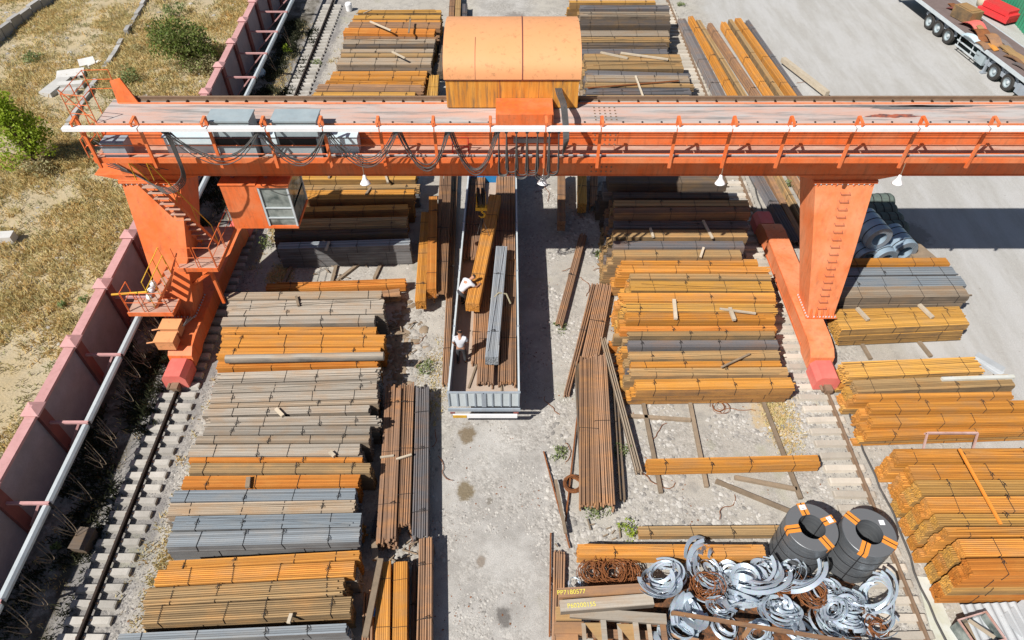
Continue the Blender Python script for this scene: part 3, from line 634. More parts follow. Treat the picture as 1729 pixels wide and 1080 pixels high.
# outer end rail cage on the left
p = MB()
for z in (9.3, 9.65, 10.0):
    p.tube([(-14.25, YF-.05, z), (-15.1, YF+.1, z), (-15.1, YB+.2, z), (-14.2, YB+.25, z)], .014, 5)
for x, y in ((-14.25, YF-.05), (-15.1, YF+.1), (-15.1, YF+.8), (-15.1, YB+.2), (-14.2, YB+.25)): p.tube([(x, y, 8.0), (x, y, 10.01)], .018, 5)
p.tube([(-15.1, YF+.1, 10.15), (-14.3, YF, 9.0)], .022, 6)
cb('end_guardrail', p, 'crane')
cb('end_guardrail', MB().tube([(-14.5, YW, 8.2), (-14.5, YW, 8.9), (-14.5, YF+.1, 8.9), (-14.5, YF+.1, 8.1)], .022, 6).tube([(-14.5, YW, 8.55), (-14.5, YF, 8.55)], .02, 6), 'crane')
cb('end_stop', MB().loft([[(-14.05, YB-.28, ZT+.002), (-13.3, YB-.28, ZT+.002), (-13.3, YB-.22, ZT+.002), (-14.05, YB-.22, ZT+.002)], [(-14.1, YB-.1, 9.75), (-13.7, YB-.1, 9.85), (-13.7, YB-.04, 9.85), (-14.1, YB-.04, 9.75)]]), 'crane')
# lamps under the walkway
for px, tx in ((612, 0), (918, .35), (1222, -.2), (1528, 0)):
    x = (px-CX)/F*23.6; lp = cb('floodlight', MB().lathe([(.03, .12), (.05, .1), (.07, .0), (.16, -.2), (.19, -.22), (.175, -.2), (.06, .0)], (x, 20.0, 7.42), 18, (tx*.4, .15, 1)), 'white', smooth=True)
    cb('lamp_arm', MB().tube([(x, YW-.02, ZK-.15), (x, 20.02, 7.75), (x, 20.0, 7.5)], .02, 6), 'rustrail', lp)
# festoon
def sag(a, b, d, n=14, jitter=0):
    a, b = Vector(a), Vector(b); return [a.lerp(b, i/n)+Vector((0, 0, -d*4*(i/n)*(1-i/n))) for i in range(n+1)]
tx = [(px-CX)/F*22.2 for px in (275, 435, 548, 670, 758, 842)]
for a, b, d in zip(tx, tx[1:], (1.15, 1.2, 1.25, 1.45, 1.6)):
    p = MB()
    for q in range(5): p.tube(sag((a+.03*q, YC+.04*q-.06, ZC-.2), (b-.03*q, YC+.04*q-.06, ZC-.2), d+random.uniform(-.22,.06)), .018, 5)
    cb('festoon_loop', p, 'cable')
bx = [(px-CX)/F*22.2 for px in (842, 855, 872, 890, 908, 928, 944)]
for i, (a, b) in enumerate(zip(bx, bx[1:])):
    p = MB(); d = [1.75, 1.6, 1.7, 1.55, 1.85, 1.6][i]
    for q in range(3):
        dd = d+random.uniform(-.1,.1); w = (b-a)*.6; c = (a+b)/2+.02*q; pts = [(a, YC+.05*q-.05, ZC-.18)]
        for s_ in range(0, 13): t_ = PI*s_/12; pts.append((c-w*math.cos(t_), YC+.05*q-.05, ZC-.2-dd+w-w*math.sin(t_) if True else 0))
        pts.append((b, YC+.05*q-.05, ZC-.18)); p.tube(pts, .019, 6)
    cb('festoon_loop', p, 'cable')
for x in tx+bx[1:]: cb('festoon_carrier', MB().bb(x-.05, x+.05, YC-.07, YC+.07, ZC-.2, ZC-.125), 'black')
p = MB()
for q in range(5): p.tube(smooth([(tx[0]+.02*q, YC+.03*q, ZC-.15), (tx[0]+.05+.03*q, YC, 8.6), (tx[0]-.05, YC+.03*q, 7.7-.08*q), (tx[0]-.9, YC+.1, 7.15-.06*q), (-13.9+.1*q, YF-.25+.05*q, 7.25-.13*q), (-14.6, YF-.1, 7.7-.1*q)]), .019, 6)
for q in range(3): p.tube(smooth([(-14.7, YF, 8.3-.2*q), (-14.0+.3*q, YF-.2, 7.9-.2*q), (-13.0+.3*q, YF-.2, 7.2)]), .015, 5)
cb('supply_cable', p, 'cable')
# capacity plate
pl = cb('capacity_plate', MB().bb(.05, 1.35, YF-.02, YF-.005, 8.2, 8.9), 'cabinetgrey')
def text_obj(body, size, loc, rot, mat, parent, name='lettering', ext=.004, origin=cg):
    c = bpy.data.curves.new(name, 'FONT'); c.body = body; c.size = size; c.extrude = ext; c.align_x = 'CENTER'
    t = bpy.data.objects.new(name+'_src', c); C.objects.link(t); bpy.context.view_layer.update()
    me = bpy.data.meshes.new_from_object(t); bpy.data.objects.remove(t); me.materials.clear(); me.materials.append(MATS[mat]); me.name = name
    o = bpy.data.objects.new(name, me); C.objects.link(o); o.rotation_euler = rot; o.parent = parent; o.location = Vector(loc)-Vector(origin); return o
text_obj('12.5', .5, (.55, YF-.03, 8.4), (PI/2, 0, 0), 'redmark', pl)
# small red frame on the walkway
cb('red_frame', MB().tube([(-2.05, YW+.35, ZK), (-2.05, YW+.35, 8.75), (-1.5, YW+.35, 8.75), (-1.5, YW+.35, ZK)], .025, 6).tube([(-2.05, YW+.35, 8.4), (-1.5, YW+.35, 8.4)], .02, 6), 'redpaint')
# platforms and stairs on the left leg
def platform(x0, x1, y0, y1, z, posts_, rails):
    cb('platform', MB().bb(x0, x1, y0, y1, z-.03, z), 'walkdeck')
    cb('platform_edge', MB().bb(x0, x1, y0-.03, y0-.002, z-.17, z+.02).bb(x1+.002, x1+.03, y0, y1, z-.17, z+.02).bb(x0, x1, y1+.002, y1+.03, z-.17, z), 'crane')
    p = MB()
    for a, b in rails: p.tube([(a[0], a[1], z), (a[0], a[1], z+1.0), (b[0], b[1], z+1.0), (b[0], b[1], z)], .018, 6); p.tube([(a[0], a[1], z+.5), (b[0], b[1], z+.5)], .014, 5)
    cb('platform_railing', p, 'crane')
platform(-13.0, -11.45, 19.6, 22.1, 3.5, None, [((-12.95,19.64),(-12.2,19.64)), ((-12.1,19.64),(-11.5,19.64)), ((-11.5,19.7),(-11.5,20.8)), ((-11.5,20.9),(-11.5,22.0))])
cb('platform_support', MB().beam((-12.0, 20.0, 1.2), (-12.0, 20.0, 3.35), .12, .12).beam((-12.9, 19.8, 2.4), (-11.6, 19.8, 3.33), .1, .1), 'crane')
platform(-14.95, -13.2, 18.35, 19.1, 2.3, None, [((-14.9,18.4),(-14.3,18.4)), ((-14.15,18.4),(-13.3,18.4)), ((-14.9,18.45),(-14.9,19.05))])
def stair(a, b, w, n, side):
    a, b = Vector(a), Vector(b); d = b-a; h = Vector((-d.y, d.x, 0)).normalized()*w/2
    if side: h = Vector((w/2, 0, 0)) if side == 'x' else Vector((0, w/2, 0))
    p = MB(); p.beam(a+h, b+h, .03, .1); p.beam(a-h, b-h, .03, .1); cb('stair_stringer', p, 'crane')
    for i in range(n): c = a.lerp(b, (i+.5)/n); M = Matrix((h.normalized(), h.normalized().cross(Vector((0,0,1)))*-1, Vector((0,0,1)))).transposed(); cb('stair_tread', MB().box(c, (w-.06, .2, .02), M), 'walkdeck')
    p = MB()
    for s_ in (-1, 1):
        q = h*s_; p.tube([a+q+Vector((0,0,.15)), a+q+Vector((0,0,1.0)), b+q+Vector((0,0,1.0)), b+q+Vector((0,0,.1))], .02, 6)
        for f in (.33, .66): c = a.lerp(b, f)+q; p.tube([c, c+Vector((0,0,1.0))], .015, 5)
    cb('stair_handrail', p, 'yellowpaint')
stair((-12.95, 20.1, 7.1), (-12.1, 21.0, 3.5), .62, 12, 'x')
stair((-13.25, 19.45, 3.5), (-14.1, 18.8, 2.3), .55, 5, None)
p = MB()
for i in range(3): p.lathe([(.07, 0), (.12, .04), (.12, .2), (.07, .24)], (-14.3+.14*i, 18.75+.1*i+.3, 2.32+.28*i), 12)
cb('insulator', p, 'white', smooth=True)
cb('collector_arm', MB().tube([(-15.6, 18.9, 2.75), (-14.2, 19.0, 2.8)], .045, 8), 'yellowpaint')

# ================================================================ hoist trolley with its house
tg = (0, 23.4, 9.17)
tr = thing('hoist_trolley', 'barrel-roofed orange sheet-metal hoist house riding on the crane girder', 'hoist trolley', tg)
def tb(name, m, mat, parent=None, smooth=False): return m.build(name, MATS[mat], parent or tr, origin=tg, smooth=smooth)
hx0, hx1, hy0, hy1, hz0, hz1 = -2.28, 2.3, 21.9, 25.5, 9.05, 10.12
m = MB(); m.bb(hx0, hx1, hy0, hy0+.03, hz0, hz1); m.bb(hx0, hx1, hy1-.03, hy1, hz0, hz1); m.bb(hx0, hx0+.03, hy0+.03, hy1-.03, hz0, hz1); m.bb(hx1-.03, hx1, hy0+.03, hy1-.03, hz0, hz1)
wl = tb('house_wall', m, 'house_wall')
m = MB(); m.bb(hx0+1.85, hx0+1.87, hy0-.008, hy0-.002, hz0, hz1); m.bb(hx0+3.2, hx0+3.21, hy0-.008, hy0-.002, hz0, hz1); m.bb(hx0-.03, hx1+.03, hy0-.05, hy0-.01, hz1-.03, hz1+.0); tb('wall_seam', m, 'redpost', wl)
N = 22; yc = (hy0+hy1)/2; hw = (hy1-hy0)/2+.07; ri = 1.05
def arc(x, off=0): return [(x, yc-hw*math.cos(PI*i/N), hz1+.01+(ri+off)*math.sin(PI*i/N)**.85) for i in range(N+1)]
for x0, x1 in ((hx0-.05, .35), (.36, hx1+.05)):
    a, b = arc(x0), arc(x1); m = MB(); n = N+1; a2, b2 = arc(x0, -.03), arc(x1, -.03)
    m.add(a+b, [(i, i+n, i+n+1, i+1) for i in range(N)]); m.add(a2+b2, [(i, i+1, i+n+1, i+n) for i in range(N)])
    tb('house_roof', m, 'house_roof', smooth=True)
m = MB()
for x in (hx0+.01, hx1-.01): a = arc(x, -.02); m.add(a, [tuple(range(N+1))])
tb('gable', m, 'house_wall')
m = MB(); m.tube([Vector(p)+Vector((0,0,.012)) for p in arc(.355)], .018, 5); m.tube([Vector(p)+Vector((0,0,.01)) for p in arc(-1.25)[:9]], .008, 4); tb('roof_seam', m, 'redpost')
tb('trolley_frame', MB().bb(-.55, 1.4, YF-.22, hy0-.02, ZT+.05, ZT+.42).bb(-1.9, 1.9, YB+.1, 25.2, 8.75, 9.03), 'crane')
tb('counter_arm', MB().bb(-.5, 1.35, YF-.26, YF-.225, 8.6, ZT+.45), 'crane')
m = MB()
for i in range(5): m.tube(smooth([(1.45+.05*i, 22.6, 9.9), (1.52+.05*i, hy0-.25, 9.75), (1.62+.045*i, 20.6, 9.85), (1.68+.04*i, YC-.15, 9.4), (1.7+.03*i, YC-.05, 8.6+.1*i)]), .024, 6)
tb('cable_bundle', m, 'cable')
# ropes and hook
hk = (-1.3, 23.3, 3.2)
hook = thing('hook_block', 'dark sheave block with yellow crane hook hanging over the truck bed', 'crane hook', hk)
def hb(name, m, mat, **kw): return m.build(name, MATS[mat], hook, origin=hk, **kw)
m = MB()
for dx in (-.16, .16): m.lathe([(.06,-.03),(.33,-.03),(.36,-.05),(.38,-.05),(.38,.05),(.36,.05),(.33,.03),(.06,.03)], (hk[0]+dx*.6, hk[1], 4.15), 22, (1,.15,0), closed=True)
hb('sheave', m, 'black'); hb('cheek_plate', MB().bb(hk[0]-.2, hk[0]-.17, hk[1]-.18, hk[1]+.18, 3.65, 4.3).bb(hk[0]+.17, hk[0]+.2, hk[1]-.18, hk[1]+.18, 3.65, 4.3).bb(hk[0]-.25, hk[0]+.25, hk[1]-.12, hk[1]+.12, 3.5, 3.66), 'yellowpaint')
m = MB(); pts = [(hk[0], hk[1], 3.5)]+[(hk[0]+.13*math.cos(a), hk[1], 3.2+.13*math.sin(a)) for a in [PI/2-.2-i*.42 for i in range(11)]]; m.tube(pts, [.045]*8+[.035]*2+[.02]*2, 8); hb('hook', m, 'yellowpaint')
m = MB()
for dx, dy in ((-.25,-.1),(.25,-.1),(-.25,.15),(.25,.15)): m.tube([(hk[0]+dx*.5, hk[1]+dy, 4.3), (hk[0]+dx, hk[1]+dy, 8.76)], .012, 5)
hb('hoist_rope', m, 'black')
# ================================================================ steel bundles
WORD = dict(orange='rust-orange', orangeside='dark-sided orange', deep='deep orange', yellow='yellow-ochre', tan='tan ribbed', grey='weathered grey', warmgrey='brownish grey', blue='blue-grey', dark='dark brown', brown='brown', rods='rusty rod', slate='slate grey', bluetop='pale grey-blue')
ORD = ['', 'first','second','third','fourth','fifth','sixth','seventh','eighth','ninth','tenth','eleventh','twelfth','thirteenth','fourteenth','fifteenth','sixteenth','seventeenth','eighteenth','nineteenth','twentieth','twenty-first','twenty-second','twenty-third','twenty-fourth','twenty-fifth','twenty-sixth','twenty-seventh','twenty-eighth','twenty-ninth','thirtieth']
rb = random.Random(11)
def bars_mesh(L, w, h, style, pitch=.062):
    m = MB()
    if style == 'rods':
        r = .034; n = max(2, int(w/(2*r))); q = max(1, int(h/(2*r*.9)))
        for j in range(q):
            for i in range(n):
                if j < q-2 and 0 < i < n-1 and q > 3: continue
                y = -w/2+r+(w-2*r)*i/max(1, n-1)+rb.uniform(-.006,.006); z = r+j*2*r*.88+rb.uniform(-.005,.008); a, b = rb.uniform(-.12,.05), rb.uniform(-.1,.1); s = rb.uniform(-.02,.02)
                m.tube([(-L/2+a, y+s, z), (0, y, z), (L/2+b, y-s, z)], r*.93, 7, tone=rb.random())
        return m
    if style == 'flat':                                    # loose flats: each one slews a little
        n = max(3, int(w/.07)); q = max(2, int(h/.05))
        for j in range(q):
            for i in range(n):
                y = -w/2+(i+.5)*w/n; s = rb.uniform(-.02,.02)*(2 if j == q-1 else 1); a, b = rb.uniform(-.15,.08), rb.uniform(-.12,.12)
                m.beam((-L/2+a, y+s, (j+.5)*h/q), (L/2+b, y-s, (j+.5)*h/q+rb.uniform(0,.012)), w/n*.86, h/q*.8, tone=rb.random())
        return m
    n = max(3, round(w/pitch)); q = max(2, round(h/.065))
    ends = rb.uniform(.006,.03)
    for j in range(q):
        inset = .0 if style != 'hex' else .16*w*max(0, abs((j+.5)/q-.5)-.2)
        for i in range(n):
            dz = rb.uniform(0, .01) if j == q-1 else 0
            y0 = -w/2+inset+(w-2*inset)*i/n; y1 = -w/2+inset+(w-2*inset)*(i+.86)/n
            z0 = h*j/q; z1 = h*(j+.82)/q+dz; a, b = rb.uniform(-ends, ends), rb.uniform(-ends, ends); t = rb.random()
            if rb.random() < .03: a -= rb.uniform(0, .12)
            if rb.random() < .03: b += rb.uniform(0, .12)
            if style == 'angle' and j == q-1:              # folded sections show a ridge
                ym = (y0+y1)/2; x0, x1 = -L/2+a, L/2+b
                m.add([(x0,y0,z0),(x0,y1,z0),(x0,y1,z1-.02),(x0,ym,z1),(x0,y0,z1-.02),(x1,y0,z0),(x1,y1,z0),(x1,y1,z1-.02),(x1,ym,z1),(x1,y0,z1-.02)],
                      [(4,3,2,1,0),(5,6,7,8,9),(0,1,6,5),(1,2,7,6),(2,3,8,7),(3,4,9,8),(4,0,5,9)], t)
            else: m.bb(-L/2+a, L/2+b, y0, y1, z0, z1, t)
    if rb.random() < .3:                                   # a few loose bars slewed over the top
        for _ in range(rb.randint(1, 3)):
            a, b = rb.uniform(-.45,.45)*w, rb.uniform(-.45,.45)*w; o = rb.uniform(-.15,.15); m.beam((-L/2+o+rb.uniform(0,.6), a, h+.022), (L/2+o-rb.uniform(0,.5), b, h+.024), .04, .018, tone=rb.random())
    return m
def straps(o, L, w, h, n, fr=None):
    fr = fr or [(i+.5)/n+rb.uniform(-.05,.05) for i in range(n)]
    for f in fr:
        m = MB(); x = -L/2+f*L; a = rb.uniform(-.05,.05); e = .007; t = rb.uniform(.010,.016)
        P = [(x-a, -w/2-e, -e*0+.01), (x, -w/2-e, h+e), (x+a, w/2+e, h+e), (x, w/2+e, .01)]
        for p, q in zip(P, P[1:]): m.beam(p, q, .014, t*.8, (1,0,0))
        if rb.random() < .4:
            yy = rb.uniform(-.4,.4)*w; m.tube([(x-.02, yy-.09, h+.02), (x+.03, yy, h+.07), (x-.01, yy+.1, h+.03)], .010, 5)
            m.tube([(x-.06, yy-.04, h+.03), (x+.03, yy+.02, h+.06), (x+.08, yy-.06, h+.02)], .008, 5)
        m.build('strap', MATS['strap'], o)
def bundle(P, Q, w, h, col, style, label, group, ns=4, name='steel_bundle', zb=None):
    """P, Q: the two ends of the centre line, at the base"""
    P, Q = Vector(P), Vector(Q); d = Q-P; L = math.hypot(d.x, d.y); ang = math.atan2(d.y, d.x); c = (P+Q)/2
    m = bars_mesh(L, w, h, style); o = m.build(name, MATS[col], None, tuple(c), ang)
    if abs(d.z) > 1e-4: o.rotation_euler = (0, -math.atan2(d.z, L), ang)
    tag(o, label, 'steel bundle' if name == 'steel_bundle' else None, group)
    if ns: straps(o, L, w, h, ns)
    return o
def row_bundle(xl, yl, xr, yr, wpx, z, h):
    A, B = G(xl, yl, z), G(xr, yr, z); ym = (yl+yr)/2; Cb = G((xl+xr)/2, ym-wpx, z); d = (B-A).normalized(); M_ = (A+B)/2
    w = abs((Cb-M_).dot(Vector((-d.y, d.x, 0)))); n = Vector((-d.y, d.x, 0)); return A+n*w/2, B+n*w/2, max(.16, w)
STACKS = {}
def stack(name, z, h, nl, rows, ends=0, zfun=None):
    """rows: colour, style, xl, yl, xr, yr, depth in px [, h]; front row first"""
    for i, r in enumerate(rows):
        col, st, xl, yl, xr, yr, wp = r[:7]; hh = r[7] if len(r) > 7 else h; zz = (zfun(i) if zfun else z) + (r[8] if len(r) > 8 else 0)
        P, Q, w = row_bundle(xl, yl, xr, yr, wp, zz, hh); P.z = Q.z = zz-hh; w -= .012
        nm = ORD[i+1]; bundle(P, Q, w, hh, col, st, f'{WORD[col]} bundle on top, {nm} row from the front, {name}', f'bundles of the {name}', 4)
        rest = zz-hh-.012; k = nl
        d = (Q-P).normalized()
        for j in range(k):
            hj = (rest-.07)/k; zb = rest-hj*(j+1)+.0; c2 = col if rb.random() < .6 else rb.choice([x[0] for x in rows])
            sh = rb.uniform(-.1,.1); e1 = rb.uniform(0,.12)+ends*(j+1)*.12; 
            P2, Q2 = P-d*e1, Q+d*rb.uniform(-.12,.05); P2 = Vector((P2.x, P2.y+sh*.3, zb)); Q2 = Vector((Q2.x, Q2.y+sh*.3, zb))
            lev = '' if k == 1 else ['upper ', 'middle ', 'bottom '][j] if k == 3 else ['upper ', 'bottom '][j]
            bundle(P2, Q2, w-.02, hj-.012, c2, 'bar' if st in ('rods', 'flat') else st, f'{lev}{WORD[c2]} bundle under the {nm} row of the {name}', f'bundles of the {name}', 3 if i == 0 or j == 0 and k > 1 else 2)
def dunnage(name, pts, z=.035, r=.07, mat='timber', label=None, nm='timber_bearer'): pass
stack('long left stack', 1.35, .36, 1, [
 ('blue','bar',195,1086,583,1068,17),
 ('tan','angle',238,1053,590,1035,30), ('tan','angle',240,1022,578,1003,30), ('orange','angle',259,988,596,972,27), ('orange','bar',281,961,606,943,15),
 ('blue','bar',279,924,605,915,26), ('blue','bar',289,895,607,889,24), ('warmgrey','bar',280,871,597,865,22), ('blue','bar',288,847,598,843,20),
 ('deep','bar',305,823,604,820,20), ('tan','angle',317,797,623,797,17), ('deep','bar',318,779,611,779,8), ('grey','bar',316,771,605,769,21), ('warmgrey','bar',329,748,622,747,13),
 ('grey','bar',342,734,623,732,14), ('grey','flat',350,719,638,716,15), ('grey','bar',342,702,622,695,12), ('warmgrey','bar',352,689,637,681,8), ('grey','bar',354,680,636,672,15),
 ('grey','bar',357,663,635,656,15), ('grey','flat',366,647,637,640,19), ('deep','bar',365,622,637,617,12,.3,-.1), ('orange','bar',366,605,640,603,17,.32,-.03), ('orange','bar',372,584,647,583,19,.4,.06),
 ('orange','bar',372,562,634,562,11), ('grey','bar',372,548,631,544,13), ('grey','bar',384,532,647,529,8), ('grey','bar',382,524,646,521,17), ('warmgrey','bar',384,506,643,503,13)])
stack('stack beside the cabin', 1.25, .4, 1, [
 ('blue','bar',468,420,691,413,11), ('dark','bar',462,400,687,393,10,.4,.1), ('tan','bar',462,385,686,380,15,.4,.25), ('orangeside','bar',500,358,688,353,9,.4,.2), ('orangeside','bar',503,337,698,335,16,.45,.3), ('tan','flat',495,320,705,317,7), ('yellow','bar',490,303,701,303,14,.4,.2), ('orange','bar',500,286,700,286,11)])
stack('far left stack', 1.35, .38, 1, [
 ('tan','bar',524,169,700,168,6), ('yellow','bar',528,162,700,162,7), ('brown','flat',535,153,712,155,12), ('orange','bar',549,141,715,142,6), ('orange','bar',557,134,718,134,6), ('orange','bar',560,127,720,126,7),
 ('dark','bar',570,118,728,119,5), ('warmgrey','bar',568,109,727,109,12), ('tan','bar',575,95,730,95,6), ('warmgrey','bar',575,88,731,88,6), ('dark','bar',579,80,733,79,6), ('warmgrey','bar',579,74,734,73,8), ('brown','flat',583,63,739,65,6),
 ('deep','bar',579,55,733,57,9,.38,.2), ('brown','bar',588,45,743,46,9,.38,.2), ('orange','bar',595,36,743,36,5,.38,.2), ('yellow','bar',596,31,743,31,6,.38,.3), ('yellow','bar',604,21,744,21,5,.5,.3)])
stack('far centre stack', 1.6, .42, 2, [
 ('tan','bar',991,168,1167,168,8), ('slate','bar',991,157,1168,157,9), ('tan','flat',991,146,1170,147,7), ('warmgrey','bar',991,137,1165,138,11), ('slate','rods',991,124,1166,130,8), ('tan','bar',991,116,1155,116,12), ('tan','bar',987,101,1151,102,11),
 ('slate','bar',978,90,1128,90,8), ('dark','bar',978,81,1128,81,9), ('tan','bar',979,70,1131,70,8), ('warmgrey','bar',981,60,1131,60,9), ('dark','bar',981,42,1133,42,10,.6,.2), ('warmgrey','bar',980,27,1132,27,8,.42,.2), ('slate','bar',980,14,1131,14,6,.42,.3), ('yellow','bar',962,4,1107,4,4,.42,.3)], ends=1)
stack('shaded stack by the carriage', 1.8, .4, 3, [
 ('tan','bar',1036,434,1254,434,13), ('slate','bar',1037,417,1258,417,11), ('tan','bar',1036,400,1263,400,13,.4,.1), ('slate','bar',1038,383,1265,383,11,.4,.1), ('brown','bar',1038,360,1268,358,10,.45,.5), ('tan','bar',1038,347,1266,347,10,.4,.5), ('dark','bar',1036,334,1232,334,10,.4,.2), ('dark','bar',1028,309,1229,309,19,.5,.5)], ends=1)
stack('orange stack by the right leg', 1.5, .36, 2, [
 ('orangeside','bar',1075,659,1342,655,19,.40,-.5), ('tan','bar',1066,634,1332,632,13,.32,-.3), ('orange','bar',1066,619,1320,617,9,.36,-.3), ('tan','bar',1064,607,1318,604,14,.36,-.25), ('slate','bar',1062,586,1316,585,12,.32,-.2), ('tan','bar',1062,567,1310,566,8), ('deep','bar',1048,558,1312,557,8), 
 ('orange','bar',1058,540,1310,540,13), ('yellow','flat',1056,525,1310,526,14,.42,.1), ('orange','flat',1051,508,1310,508,14,.42,.1), ('yellow','bar',1066,490,1308,491,17), ('tan','bar',1065,471,1303,472,10), ('orange','flat',1048,457,1300,458,9,.4,.1), ('orange','bar',1050,446,1281,447,10,.4,.1)], ends=1)
stack('stack behind the right leg', 1.1, .34, 2, [
 ('yellow','bar',1421,557,1638,547,20,.36), ('yellow','bar',1412,538,1630,533,17,.36), ('warmgrey','bar',1420,503,1638,500,20,.42,.2), ('blue','bar',1425,484,1633,482,17,.4,.2), ('blue','bar',1430,465,1617,463,14,.4,.2), ('orange','bar',1432,447,1605,446,12)], ends=-1)
stack('right edge stack by the trestle', 1.1, .36, 2, [
 ('orange','bar',1465,738,1760,728,12,.3,-.4), ('orange','hex',1475,716,1765,711,16,.4), ('orange','hex',1473,693,1762,690,16,.4,.05), ('orange','bar',1447,673,1712,669,9,.3,.0), ('tan','bar',1450,662,1716,651,21,.36,.1), ('yellow','flat',1435,638,1660,627,27,.5,-.15)], ends=1)
stack('corner stack with staggered ends', 2.0, .42, 3, [
 ('deep','hex',1645,970,1990,966,29), ('orange','angle',1632,938,1975,935,30), ('orange','angle',1603,905,1950,903,17), ('yellow','angle',1587,886,1935,885,20), ('orange','angle',1574,864,1915,862,27), ('yellow','angle',1558,835,1900,833,26), ('orange','angle',1545,808,1885,806,25), ('orange','angle',1520,779,1860,777,23)], ends=.25, zfun=lambda i: 2.25-.11*i)
# single bundles lying by themselves
def lone(xl, yl, xr, yr, wpx, z, h, col, st, label, ns=4):
    P, Q, w = row_bundle(xl, yl, xr, yr, wpx, z, h); P.z = Q.z = z-h; return bundle(P, Q, w, h, col, st, label, None, ns)
lone(1095,791,1386,784,17,.62,.44,'orange','bar','lone rust-orange bundle lying on wooden bearers on open gravel')
lone(1080,905,1330,903,17,.35,.25,'tan','bar','low brown ribbed bundle lying on gravel behind the two black coils')
lone(977,937,1294,938,20,.75,.6,'orange','hex','big orange-brown ribbed bundle in front of the low brown bundle', 3)
lone(448,489,684,480,11,.55,.4,'deep','bar','deep orange bundle on the ground between the cabin and the long left stack')
lone(640,504,676,499,13,.5,.3,'brown','bar','short pinkish brown bundle end at the right end of the grey rows',1)
# bundles and rods pointing towards the camera
def along(x0, y0, x1, y1, wpx, z, h, col, st, label, ns=3, grp=None, z2=None):
    """(x0,y0) far end, (x1,y1) near end of the top centre line"""
    A, B = G(x0, y0, z), G(x1, y1, z if z2 is None else z2); w = wpx*scale_at((y0+y1)/2, z)
    A.z -= h; B.z -= h; return bundle(B, A, w, h, col, st, label, grp, ns)
along(664,652,652,910,30,.75,.6,'rods','flat','rusty brown flat bars in the left of three lengthwise piles by the lane')
along(689,645,681,884,21,.72,.6,'rods','rods','rusty rods in the middle of the lengthwise piles by the lane')
along(713,652,709,902,25,.68,.6,'slate','rods','dark grey rods in the right of the lengthwise piles by the lane')
along(640,862,632,900,14,.4,.3,'slate','rods','short dark rods beside the near end of the lengthwise brown piles',1)
along(648,948,645,1095,24,.8,.6,'orange','bar','left of two flat orange bundles near the bottom edge by the lane',2)
along(676,948,674,1095,24,.8,.6,'orange','bar','right of two flat orange bundles near the bottom edge by the lane',2)
along(699,948,698,1095,7,.3,.2,'dark','flat','narrow dark bar between the orange bundles and brown rods',1)
along(718,908,716,1095,24,.72,.6,'rods','rods','brown rods beside the lane at the bottom edge',2)
along(622,1000,618,1085,18,.5,.4,'rods','rods','short brown rods tucked beside the long left stack near bottom edge',1)
along(719,357,709,508,17,.9,.5,'orange','bar','left one of the orange bundles lying lengthwise left of the truck')
along(731,331,728,487,15,1.0,.6,'deep','bar','right one of the deep orange bundles lying lengthwise left of the truck')
along(753,283,742,492,22,.75,.6,'brown','rods','ochre rods lying lengthwise next to the orange bundles left of the truck')
along(768,290,752,645,11,.35,.3,'rods','rods','long thin rusty rods on the gravel along the left side of the truck')
along(733,127,729,166,17,1.2,.6,'yellow','flat','yellow-ochre flat bars behind the girder left of the hoist house',1)
along(748,60,742,120,9,.8,.5,'dark','bar','dark lengthwise bundle in the gap left of the hoist house',1)
along(764,-12,761,40,9,.6,.4,'brown','bar','brown lengthwise bars at the top edge behind the hoist house',1)
along(774,-12,772,40,9,.6,.4,'tan','bar','tan lengthwise bars at the top edge behind the hoist house',1)
along(785,5,784,42,8,.6,.4,'slate','rods','slate rods at the top edge right of the tan lengthwise bars',1)
along(948,282,948,373,13,1.0,.6,'brown','bar','single brown bundle pointing into the truck shadow right of the truck',1)
along(983,282,983,343,15,.8,.6,'yellow','bar','ochre bundle lying lengthwise left of the shaded stack',1)
along(1004,286,1002,343,12,.6,.5,'rods','rods','rods lying lengthwise between the ochre bundle and the shaded stack',1)
along(985,395,944,545,13,.3,.25,'rods','rods','bundle of rusty rods slanting over the gravel right of the truck shadow',1)
along(1004,478,957,664,10,.25,.2,'rods','rods','thinnest slanting rods beside the big brown rod pile',1)
along(1022,478,996,604,27,.4,.35,'rods','rods','wide fan of rusty rods behind the big brown rod pile',1)
along(993,603,995,850,30,.62,.5,'brown','rods','left part of the big brown rod pile beside the lane',1)
along(1013,597,1024,848,27,.66,.55,'rods','rods','right part of the big brown rod pile beside the lane',1)
along(975,612,986,850,10,.25,.2,'dark','rods','loose dark rods along the left side of the big rod pile',0)
along(1038,640,1052,838,9,.25,.2,'dark','rods','loose dark rods along the right side of the big rod pile',0)
along(1019,569,1079,794,11,.7,.2,'warmgrey','rods','greyish rods leaning slantwise past the wooden pallet',0,z2=.35)
along(945,930,942,1080,20,.25,.2,'rods','rods','thin rusty rods standing along the lane edge by the scrap heap',0)
